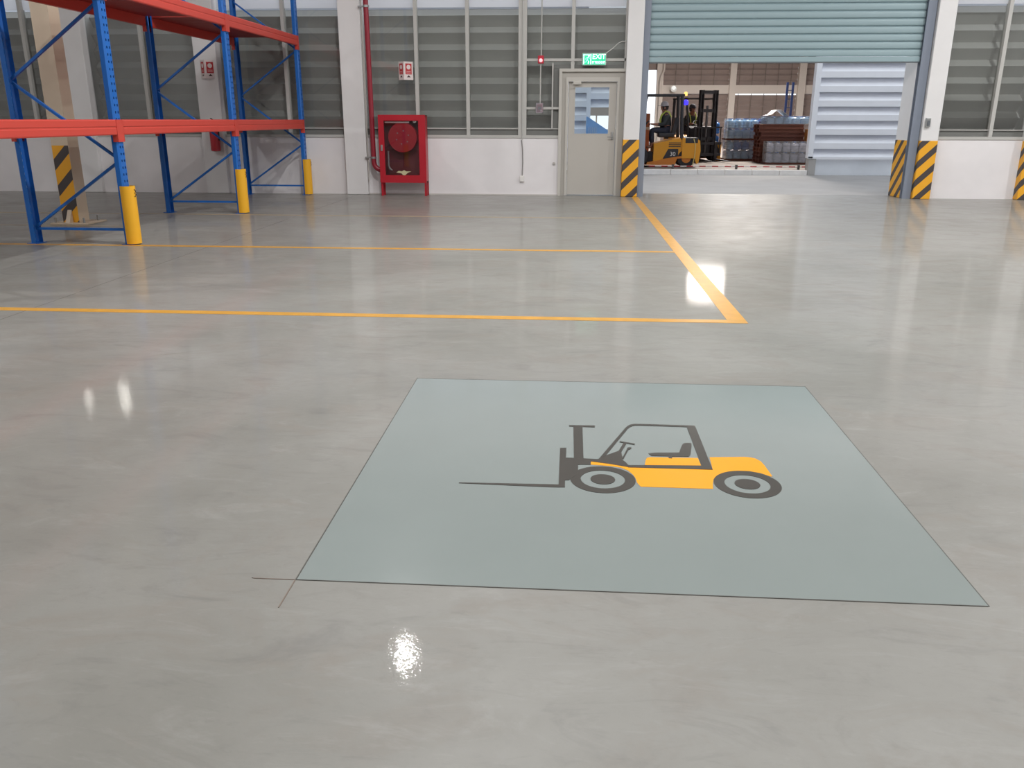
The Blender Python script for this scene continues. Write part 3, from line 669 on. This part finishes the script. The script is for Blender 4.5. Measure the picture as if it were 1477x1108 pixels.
tag(MB().box(-20, 32, YK, 50.4, 6.5, 6.7).build('warehouse_roof', mat('far_roof', (120, 116, 112), .8)), kind='structure')
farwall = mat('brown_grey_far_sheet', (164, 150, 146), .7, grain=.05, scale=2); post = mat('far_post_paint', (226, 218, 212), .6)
for xs_ in ((-20.2, -20), (32, 32.2)): tag(MB().box(*xs_, YK, 50.4, 0, 6.7).build('warehouse_side_wall', farwall), kind='structure')
YB = 50.0
wh = thing('warehouse_rear_wall', 'dim louvred rear wall with pale posts and beam deep inside the warehouse', 'rear wall', (8, YB, 0))
def farblades(x0, x1, z0, z1):
    z = z0
    while z < z1-.05:
        t = min(z+.30, z1); MB().sheet([(YB+.14, z), (YB+.02, z+.20), (YB+.14, t)], 'x', x0, x1, .006).build('rear_louver', farwall, wh); z = t
for x0, x1 in ((4.98, 8.62), (8.96, 12.34), (12.7, 19)):
    farblades(x0, x1, 3.24, 6.5); farblades(x0, x1, ZF, 2.58 if x0 > 8.9 and x1 < 12.5 else 2.80)
MB().box(19, 32, YB, YB+.2, 0, 6.5).build('rear_wall', farwall, wh); MB().box(-20, .55, YB, YB+.2, 0, 6.5).build('rear_wall', farwall, wh); MB().box(.55, 4.62, YB, YB+.2, 4.05, 6.5).build('rear_wall', farwall, wh)
MB().box(.55, 3.7, YB, YB+.2, 1.62, 4.05).build('rear_wall', mat('pale_rear_sheet', (190, 190, 190), .7), wh); MB().box(1.32, 1.40, YB+.05, YB+.15, ZF, 1.62).build('rear_post', post, wh)
for x0, x1 in ((4.62, 4.98), (8.62, 8.96), (12.34, 12.72), (.5, .8)): MB().box(x0, x1, YB-.3, YB+.1, ZF, 6.5).build('rear_post', post, wh)
MB().box(4.98, 19, YB-.12, YB+.1, 2.80, 3.24).build('rear_beam', post, wh)
mm = mat('far_mullion', (132, 122, 117), .6)
for k in range(19):
    x = 4.98+.70*k
    if any(abs(x-a) < .35 for a in (8.8, 12.5)): continue
    MB().box(x-.016, x+.016, YB-.0, YB+.02, 3.24, 6.5).build('rear_mullion', mm, wh); MB().box(x-.016, x+.016, YB-.03, YB+.02, ZF, 2.80).build('rear_mullion', mm, wh)
MB().tube([(4.98, 49.6, 6.4), (4.98, 49.6, 4.0), (4.85, 49.6, 3.7), (4.80, 49.6, 3.4), (4.80, 49.6, .2)], .06, 8).build('rain_pipe', post, wh, True)
fl_ = thing('flood_light', 'round metal flood light on the white beam deep in the warehouse', 'flood light', (5.65, 49.6, 3.05))
MB().lathe([(.17, -.02), (.15, .08), (.07, .14), (.05, .22)], 16, (5.55, 49.55, 3.04), 'y').build('reflector_bowl', steel, fl_, True)
MB().lathe([(.001, -.03), (.10, -.025), (.11, -.02)], 14, (5.55, 49.55, 3.09), 'y').build('lamp_lens', emis('flood_pale', (235, 240, 240), .5), fl_, True)
for x, y in FAR_FILL_LAMPS:
    t = thing('warehouse_fill_lamp', 'wide fill lamp added under the roof of the warehouse across the yard', 'ceiling lamp', (x, y, 6.0), group='added warehouse fill lamps')
    MB().lathe([(.05, .24), (.70, .16), (.92, 0.0), (.89, 0.0), (.66, .13), (.05, .20)], 24, (x, y, 6.0)).build('lamp_shade', lamp_black, t, True)
    MB().tube([(x, y, 6.22), (x, y, 6.5)], .012, 6).build('hanging_rod', steel, t)
    L = bpy.data.lights.new('warehouse_fill_light', 'AREA'); L.shape = 'DISK'; L.size = 1.7; L.energy = FAR_POWER; L.color = (1, .93, .86)
    lo = bpy.data.objects.new('warehouse_fill_light', L); COL.objects.link(lo); lo.location = (0, 0, .02); lo.parent = t

# red and white edge barrier
bt = thing('edge_barrier', 'low red and white striped barrier rail along the warehouse floor edge', 'barrier', (4.3, YK+.22, ZF))
rw = (mat('barrier_red', (170, 36, 44), .5), mat('barrier_white', (220, 206, 202), .5))
x = 2.1; k = 0
while x < 6.2:
    MB().tube([(x, YK+.30, ZF+.07), (x+.17, YK+.30, ZF+.07)], .016, 8).build('barrier_segment', rw[k % 2], bt, True); x += .17; k += 1
for x in (2.75, 4.45, 6.1):
    MB().bbox(x-.03, x+.03, YK+.27, YK+.33, ZF, ZF+.12, .008).build('barrier_foot', mat('barrier_foot', (90, 84, 82), .6), bt)

# ------------------------------------------------------------------ forklifts and drivers
fy = mat('forklift_yellow', (214, 146, 36), .4); fk = mat('forklift_black', (46, 44, 48), .5); ty = mat('tyre_rubber', (44, 40, 42), .8); fd = mat('forklift_orange', (198, 118, 44), .45)
def forklift(name_label, loc, rz, lit=True):
    t = thing('forklift', name_label, 'forklift', (0, 0, 0))
    # built facing -x, origin on the ground below the middle
    MB().prism([(-.34, .07), (.44, .07), (.50, .24), (.66, .25), (.66, .32), (.50, .29), (-.34, .13)], 'y', -.53, .53).build('chassis', fd, t)
    MB().prism([(-.95, .22), (-.34, .10), (.62, .30), (.62, .50), (-.30, .40), (-.50, .40), (-.72, .52), (-.95, .52)], 'y', -.30, .30).build('frame_rail', fk, t)
    MB().prism([(-.16, .155), (.64, .315), (.64, .80), (.44, .765), (-.16, .64)], 'y', -.50, .50).build('side_panel', fy, t)
    # counterweight with rounded tail
    pr = [(.62, .25), (.98, .25), (1.03, .10), (1.09, .12), (1.13, .45), (1.10, .72), (1.0, .79), (.62, .79)]
    cw = MB().prism(pr, 'y', -.54, .54).build('counterweight', fy, t)
    MB().prism([(.70, .66), (1.04, .66), (1.04, .795), (.70, .795)], 'y', -.545, .545).build('rear_grille', fk, cw)
    bd = MB().prism([(.10, .23), (.52, .30), (.52, .50), (.24, .50)], 'y', -.508, -.49).build('model_badge', fk, t)
    text_mb('30', .16, (.37, -.510, .36), ext=.003).build('badge_number', mat('badge_white', (220, 216, 210), .5), bd)
    for z in (.56, .61, .66): MB().box(.25, .58, -.506, -.49, z-.010, z+.012).build('vent_slot', fk, t)
    st = MB().bbox(-.02, .42, -.24, .24, .80, .92, .03).build('seat', fk, t); MB().cbox((.44, 0, 1.10), (.10, .44, .46), Matrix.Rotation(math.radians(10), 3, 'Y')).build('seat_back', fk, st)
    for wx, r, wy in ((-.62, .31, -.44), (-.62, .31, .44), (.75, .25, -.40), (.75, .25, .40)):
        w = MB().lathe([(r*.55, -.11), (r*.93, -.11), (r, -.08), (r, .08), (r*.93, .11), (r*.55, .11)], 24, (wx, wy, r), 'y').build('wheel', ty, t, True)
        MB().lathe([(.03, -.12), (r*.5, -.115), (r*.55, -.10), (r*.55, .10), (r*.5, .115), (.03, .12)], 18, (wx, wy, r), 'y').build('wheel_hub', fd, w, True)
    # overhead guard
    for yy in (-.46, .46):
        MB().tube([(.60, yy, .75), (.57, yy, 1.30), (.55, yy, 1.90)], .048, 8).build('guard_post', fk, t, True)
        MB().tube([(-.68, yy, .50), (-.62, yy, 1.0), (-.40, yy, 1.90)], .035, 8).build('guard_post', fk, t, True)
    f = MB()
    for yy in (-.46, .46): f.bar((-.45, yy, 1.92), (.62, yy, 1.92), .06, .05)
    for k in range(7): f.bar((-.40+.155*k, -.46, 1.93), (-.40+.155*k, .46, 1.93), .03, .03)
    f.build('guard_roof', fk, t)
    if lit: MB().cbox((-.42, -.30, 1.80), (.08, .09, .07)).build('headlamp', emis('headlamp_white', (255, 245, 235), .8), t)
    if lit: bc = MB().lathe([(.045, 1.90), (.045, 1.97), (.03, 2.0)], 12, (.64, -.44, 0)).build('amber_beacon', emis('beacon_amber', (255, 190, 100), 1.6), t, True)
    if lit: sp = MB().lathe([(.05, 1.66), (.065, 1.70), (.065, 1.76), (.03, 1.80)], 12, (.66, -.44, 0)).build('blue_spot_lamp', emis('spot_blue', (60, 50, 235), 1.6), t, True)
    # dashboard, wheel
    MB().prism([(-.70, .50), (-.50, .50), (-.44, .95), (-.55, 1.08), (-.68, 1.02)], 'y', -.42, .42).build('dashboard', fk, t)
    s_ = MB().tube([(-.52, 0, 1.0), (-.36, 0, 1.16)], .025, 8).build('steering_column', fk, t, True)
    MB().tube([(-.36+.115*math.cos(a)*.7, .165*math.sin(a), 1.17+.115*math.cos(a)*.7) for a in [2*math.pi*i/20 for i in range(21)]], .015, 6, False).build('steering_wheel', fk, s_, True)
    # mast, carriage, forks
    for yy in (-.24, .24):
        f = MB(); f.box(-1.06, -.92, yy-.06, yy-.035, .08, 2.16); f.box(-1.06, -.92, yy+.035, yy+.06, .08, 2.16); f.box(-1.0, -.98, yy-.04, yy+.04, .08, 2.16); f.build('mast_rail', fk, t)
    for z in (.22, .70, 1.55, 2.10): MB().box(-1.04, -.94, -.26, .26, z-.05, z+.05).build('mast_crossbar', fk, t)
    MB().tube([(-.95, 0, .15), (-.95, 0, 1.7)], .04, 10).build('lift_cylinder', mat('ram_steel', (110, 108, 110), .3, metal=.6), t, True)
    cr = MB(); cr.box(-1.12, -1.07, -.48, .48, .18, .26); cr.box(-1.12, -1.07, -.48, .48, .52, .60)
    for yy in (-.44, -.22, 0, .22, .44): cr.box(-1.11, -1.08, yy-.015, yy+.015, .18, 1.05)
    cr.box(-1.12, -1.07, -.48, .48, 1.02, 1.07); cr.build('fork_carriage', fk, t)
    for yy in (-.28, .28): MB().prism([(-1.12, .60), (-1.16, .60), (-1.16, .10), (-2.16, .06), (-2.16, .045), (-1.13, .045)], 'y', yy-.05, yy+.05).build('fork', fk, t)
    t.location = loc; t.rotation_euler = (0, 0, rz); return t
fk1 = forklift('yellow forklift with number 30 badge and blue spot lamp, facing left', (2.44, 24.93, ZF), 0)
MB().tube([(.92, -.55, .78), (.98, -.565, .60), (.97, -.57, .30), (.93, -.57, .06)], .012, 6).build('hanging_strap', mat('pale_strap', (206, 186, 120), .6), None).parent = fk1
fk2 = forklift('forklift with black mast turned to the front, behind the number 30 forklift', (3.95, 29.0, ZF), math.radians(107.5), False)

def skinned(verts, edges, mtl, name, sub=1):
    """verts: (x,y,z,r); first vertex is the root"""
    me = bpy.data.meshes.new(name); me.from_pydata([v[:3] for v in verts], edges, []); o = bpy.data.objects.new(name, me); COL.objects.link(o)
    sk = o.modifiers.new('skin', 'SKIN'); sk.use_smooth_shade = True; lay = me.skin_vertices[0] if len(me.skin_vertices) else None
    for i, v in enumerate(verts): lay.data[i].radius = (v[3], v[3]) if not isinstance(v[3], tuple) else v[3]; lay.data[i].use_root = (i == 0)
    ss = o.modifiers.new('sub', 'SUBSURF'); ss.levels = sub; ss.render_levels = sub
    dg = bpy.context.evaluated_depsgraph_get(); dg.update(); m2 = bpy.data.meshes.new_from_object(o.evaluated_get(dg)); m2.materials.clear(); m2.materials.append(mtl)
    for p in m2.polygons: p.use_smooth = True
    bpy.data.objects.remove(o); bpy.data.meshes.remove(me); r = bpy.data.objects.new(name, m2); COL.objects.link(r); return r
def person(label, loc, rz, shirt, cap):
    skin = mat('skin_tone', (150, 100, 80), .5); tr = mat('dark_trousers', (42, 44, 58), .8)
    # seated, facing -x; origin at the seat under the pelvis
    V = [(0, 0, .09, .13), (-.01, 0, .24, .125), (-.03, 0, .38, .14), (-.05, 0, .50, .10), (-.07, 0, .575, .055), (-.09, 0, .65, .085), (-.10, 0, .74, .095), (-.09, 0, .80, .07)]
    Ed = [(0, 1), (1, 2), (2, 3), (3, 4), (4, 5), (5, 6), (6, 7)]
    n = len(V); V.append((-.185, 0, .685, .02)); Ed.append((5, n))      # nose
    for s in (-1, 1):
        n = len(V); V += [(-.03, s*.17, .49, .065), (-.10, s*.23, .25, .05), (-.33, s*.15, .245, .035), (-.40, s*.13, .255, .04)]; Ed += [(3, n), (n, n+1), (n+1, n+2), (n+2, n+3)]
        for k, (dy, ln) in enumerate(((-.03, .065), (-.01, .075), (.01, .07), (.03, .055))):
            q = len(V); V += [(-.445, s*.13+dy, .265, .010), (-.445-ln*.5, s*.13+dy, .262, .009), (-.445-ln*.6, s*.13+dy, .225, .008)]; Ed += [(n+3, q), (q, q+1), (q+1, q+2)]
        q = len(V); V += [(-.40, s*.13-s*.045, .25, .011), (-.435, s*.13-s*.06, .235, .009)]; Ed += [(n+3, q), (q, q+1)]
        n = len(V); V += [(-.03, s*.10, .07, .10), (-.42, s*.14, .10, .065), (-.40, s*.14, -.28, .045), (-.42, s*.14, -.36, .045), (-.55, s*.15, -.375, .035)]; Ed += [(0, n), (n, n+1), (n+1, n+2), (n+2, n+3), (n+3, n+4)]
    body = skinned(V, Ed, skin, 'body'); t = thing('person', label, 'person', loc, rz); body.parent = t
    J = [(0, 0, .14, .15), (-.01, 0, .25, .145), (-.03, 0, .38, .16), (-.05, 0, .50, .115), (-.06, 0, .545, .07)]; E2 = [(0, 1), (1, 2), (2, 3), (3, 4)]
    for s in (-1, 1):
        n = len(J); J += [(-.03, s*.17, .49, .08), (-.10, s*.23, .25, .065), (-.27, s*.17, .245, .05)]; E2 += [(3, n), (n, n+1), (n+1, n+2)]
    jk = skinned(J, E2, shirt, 'jacket'); jk.parent = t
    T = [(0, 0, .08, .145)]; E3 = []
    for s in (-1, 1):
        n = len(T); T += [(-.03, s*.10, .07, .115), (-.42, s*.14, .10, .08), (-.40, s*.14, -.27, .065)]; E3 += [(0, n), (n, n+1), (n+1, n+2)]
    skinned(T, E3, tr, 'trousers').parent = t
    hv = mat('hi_vis_yellow', (200, 214, 90), .5)
    for s in (-1, 1):
        MB().tube([(.10, s*.10, .44), (.03, s*.11, .585), (-.06, s*.115, .60), (-.16, s*.11, .50), (-.195, s*.09, .36), (-.16, s*.07, .20)], .018, 6).build('reflective_band', hv, None, True).parent = jk
        MB().lathe([(.004, -.012), (.028, -.008), (.03, .006), (.01, .012)], 8, (-.085, s*.098, .69), 'y').build('ear', skin, None, True).parent = body
        MB().lathe([(.003, -.012), (.012, 0), (.003, .012)], 8, (-.188, s*.035, .715), 'x').build('eye', mat('eye_dark', (30, 24, 24), .3), None, True).parent = body
    MB().tube([(-.186, -.03, .635), (-.196, 0, .632), (-.186, .03, .635)], .006, 5).build('mouth', mat('lip', (110, 60, 56), .5), None, True).parent = body
    c = MB().lathe([(.105, .735), (.112, .77), (.095, .83), (.055, .865), (.005, .875)], 18, (-.09, 0, 0)); c.prism([(-.16, -.085), (-.27, -.05), (-.285, 0), (-.27, .05), (-.16, .085)], 'z', .745, .757); c.build('cap', cap, None, True).parent = t
    MB().lathe([(.09, .64), (.103, .70), (.106, .745)], 16, (-.075, 0, 0)).build('hair', mat('black_hair', (26, 22, 22), .6), None, True).parent = t
    return t
dk = mat('dark_jacket', (52, 56, 58), .8); capw = mat('grey_cap', (176, 170, 172), .7); capd = mat('dark_cap', (60, 58, 66), .7)
person('driver in dark jacket with yellow band and pale cap on the near forklift', (2.44+.22, 24.93, ZF+.90), 0, dk, capw)
person('driver in dark jacket with yellow band sitting behind the black mast', (3.95-.065, 29.0+.21, ZF+.90), math.radians(107.5), dk, capd)

# ------------------------------------------------------------------ pallets and bottle loads
pb = mat('brown_pallet', (112, 66, 54), .65, grain=.08, scale=12)
PBS = [pb, mat('brown_pallet_b', (124, 76, 60), .65, grain=.08, scale=12), mat('brown_pallet_c', (104, 60, 50), .65, grain=.08, scale=12)]
def pallet(name_label, loc, w=1.30, d=1.1, h=.115, group=None, material=None):
    t = thing('pallet', name_label, 'pallet', loc, 0, group); mt = material or random.choice(PBS)
    for k in range(6):
        s = d/6; MB().box(loc[0]-w/2, loc[0]+w/2, loc[1]-d/2+k*s+.012, loc[1]-d/2+(k+1)*s-.012, loc[2]+h-.022, loc[2]+h).build('deck_board', mt, t)
    for yy in (-d/2+.13, 0, d/2-.13):
        MB().box(loc[0]-w/2, loc[0]+w/2, loc[1]+yy-.12, loc[1]+yy+.12, loc[2], loc[2]+.02).build('bottom_board', mt, t)
        MB().box(loc[0]-w/2, loc[0]+w/2, loc[1]+yy-.04, loc[1]+yy+.04, loc[2]+.02, loc[2]+h-.022).build('stringer', mt, t)
    return t
def jug_mesh(name, r, h, mt):
    pr = [(r*.80, 0), (r, .02), (r, h*.20), (r*.93, h*.24), (r, h*.28), (r, h*.48), (r*.93, h*.52), (r, h*.56), (r, h*.74), (r*.8, h*.84), (r*.28, h*.91), (r*.26, h)]
    return MB().lathe(pr, 12).mesh(name, mt, True)
def watery(name, rgb, alpha):
    M = bpy.data.materials.new(name); M.use_nodes = True; nt = M.node_tree; b = nt.nodes['Principled BSDF']
    b.inputs['Base Color'].default_value = (*lin(rgb), 1); b.inputs['Roughness'].default_value = .2; b.inputs['Alpha'].default_value = alpha; return M
wat = watery('blue_water_bottle', (168, 206, 232), .95); watd = watery('deep_blue_water_bottle', (70, 130, 205), .9); clr = watery('clear_grey_bottle', (196, 194, 202), .95)
film = glass('shrink_wrap', (240, 242, 246), 1.3, .2, .26, (222, 228, 236))
capb = mat('blue_cap', (60, 110, 190), .4)
def load(label, x0, x1, y0, nrow, layers, z0, lh, mt, wrap=True, special=None):
    """layers of large bottles wrapped in film; origin at the bottom"""
    t = thing('bottle_pack', label, 'bottle pack', ((x0+x1)/2, y0+.5, z0)); n = max(1, round((x1-x0)/.25)); s = (x1-x0)/n
    jm_ = jug_mesh('bottle', s*.48, lh*.96, mt); cm_ = MB().lathe([(s*.14, lh*.90), (s*.14, lh*.985), (s*.10, lh*.99)], 10).mesh('bottle_cap', capb, True); jd = jug_mesh('bottle', s*.48, lh*.96, watd)
    for l in range(layers):
        for r in range(nrow):
            for k in range(n):
                me = jd if special and (l, k) in special else jm_
                o = inst(me, 'bottle', t, (x0+(k+.5)*s-(x0+x1)/2, y0+(r+.5)*s-(y0+.5), l*lh)); inst(cm_, 'bottle_cap', o)
    if wrap:
        z1 = z0+layers*lh; y1 = y0+nrow*s; bm = bmesh.new(); e = .006
        nx, ny, nz = 10, 5, 6; mb = MB()
        def face(P, Q, R, nu, nv):
            base = len(mb.v)
            for i in range(nu+1):
                for j in range(nv+1):
                    p = Vector(P)+(Vector(Q)-Vector(P))*i/nu+(Vector(R)-Vector(P))*j/nv
                    nn = (Vector(Q)-Vector(P)).cross(Vector(R)-Vector(P)).normalized(); w = random.uniform(-.012, .004) if 0 < i < nu and 0 < j < nv else 0
                    mb.v.append(tuple(p+nn*abs(w)*0+Vector((0, 1, 0))*max(0, w)*0+nn*w))
            for i in range(nu):
                for j in range(nv): a = base+i*(nv+1)+j; mb.f.append((a, a+1, a+nv+2, a+nv+1))
        xa, xb, ya, yb = x0-e, x1+e, y0-e, y1+e
        face((xa, ya, z0), (xb, ya, z0), (xa, ya, z1), nx, nz); face((xb, ya, z0), (xb, yb, z0), (xb, ya, z1), ny, nz)
        face((xb, yb, z0), (xa, yb, z0), (xb, yb, z1), nx, nz); face((xa, yb, z0), (xa, ya, z0), (xa, yb, z1), ny, nz); face((xa, ya, z1), (xb, ya, z1), (xa, yb, z1), nx, ny)
        mb.build('film_wrap', film, t, True); bm.free()
    return t
BX0, BX1, BY = 5.02, 6.27, 28.7
pallet('brown pallet under the lower tier of blue bottles', (5.645, BY+.5, ZF), 1.28, 1.0, .06)
load('film-wrapped blue water bottles, lower tier beside the black mast', BX0, BX1, BY, 3, 2, ZF+.06, .29, wat, True, {(1, 1), (1, 2)})
pallet('brown pallet between the two tiers of blue bottles', (5.645, BY+.5, ZF+.648), 1.28, 1.0, .052)
load('film-wrapped blue water bottles, upper tier beside the black mast', BX0, BX1, BY, 3, 2, ZF+.70, .31, wat, True, {(1, 4)})
load('single row of blue water bottles standing next to the black mast', 4.60, 4.85, BY+.4, 1, 3, ZF, .42, watd, False)
yb_ = thing('bollard', 'short yellow post standing between the black mast and the blue bottles', 'post', (4.72, 28.35, ZF))
MB().lathe([(.075, ZF+.01), (.075, ZF+.54), (.055, ZF+.575), (.01, ZF+.59)], 16, (4.72, 28.35, 0)).build('post_tube', fy, yb_, True)
MB().bbox(4.63, 4.81, 28.26, 28.44, ZF, ZF+.012, .003).build('base_flange', fk, yb_)
PX0, PX1, PY = 5.76, 7.10, 27.2
ORD = ['bottommost', 'second from the bottom', 'third from the bottom', 'fourth from the bottom', 'fifth from the bottom', 'fifth from the top', 'fourth from the top', 'third from the top', 'second from the top', 'topmost']
for k in range(10):
    pallet('brown pallet, %s of the tall pallet stack behind the grey load' % ORD[k], ((PX0+PX1)/2+random.uniform(-.03, .03), PY+.55+random.uniform(-.02, .02), ZF+k*.115), 1.32, 1.1, .115, 'brown pallets in the tall stack')
ztop = ZF+10*.115
load('flat film-wrapped blue bottles lying on top of the pallet stack', PX0+.16, PX1+.12, PY+.02, 4, 1, ztop, .235, wat)
sh = MB(); pts = [(5.93, .25), (6.06, .28), (6.20, .41), (6.32, .42), (6.44, .33), (6.56, .25)]
sh.sheet([(x, ztop+z) for x, z in pts], 'y', PY+.05, PY+.75, .008)
tag(sh.build('plastic_sheet', mat('white_film_sheet', (214, 214, 216), .4), None, True, (6.2, PY+.4, ztop+.24)), 'crumpled white plastic sheet on top of the pallet stack', 'plastic sheet')
pallet('brown pallet under the grey film-wrapped load', (6.44, 26.83, ZF), 1.26, .64, .05)
load('grey film-wrapped load of clear bottles in front of the pallet stack', 5.83, 7.04, 26.5, 2, 2, ZF+.05, .305, clr)
tag(MB().bbox(7.08, 7.30, 26.9, 27.2, ZF, 1.14, .01).build('carton', mat('orange_carton', (196, 130, 70), .7), None, False, (7.19, 27.05, ZF)), 'tall orange carton at the right end of the pallet stack', 'carton')
# blue two-rail ladder behind the stacks
ld = thing('ladder', 'blue steel ladder standing behind the pallet stack', 'ladder', (7.3, 30.5, ZF))
lb = mat('dark_blue_steel', (44, 70, 130), .5)
for x in (7.215, 7.40): MB().bar((x, 30.5, ZF), (x, 30.5, 2.62), .07, .05).build('ladder_rail', lb, ld)
for k in range(8): MB().bar((7.22, 30.5, .4+k*.28), (7.395, 30.5, .4+k*.28), .02, .02).build('rung', lb, ld)
# goods half hidden behind the left striped column
ct = thing('carton_stack', 'orange-brown carton behind the driver, beside the shutter rail', 'carton', (2.15, 26.2, ZF))
MB().bbox(1.7, 2.28, 26.0, 26.6, ZF, 1.58, .01).build('carton_box', mat('brown_carton', (176, 106, 72), .7), ct)
MB().box(1.7, 2.285, 25.995, 26.0, 1.12, 1.2).build('tape_band', mat('pale_tape', (206, 190, 176), .5), ct)
# blue sloping cover and rails seen through the door pane
bc = thing('blue_cover', 'blue sloping tarpaulin-covered heap seen through the exit door glass', 'tarpaulin', (.8, 22.8, 0))
MB().prism([(.36, 0), (1.25, 0), (1.25, .93), (.385, 1.475), (.36, 1.475)], 'y', 22.5, 23.2).build('cover_sheet', mat('blue_tarp', (126, 178, 238), .5, grain=.06, scale=5), bc)
for k in range(5): MB().box(.42+k*.045, .44+k*.045, 22.49, 22.5, .3, 1.22).build('cover_strap', mat('pale_strap_blue', (170, 196, 226), .5), bc)
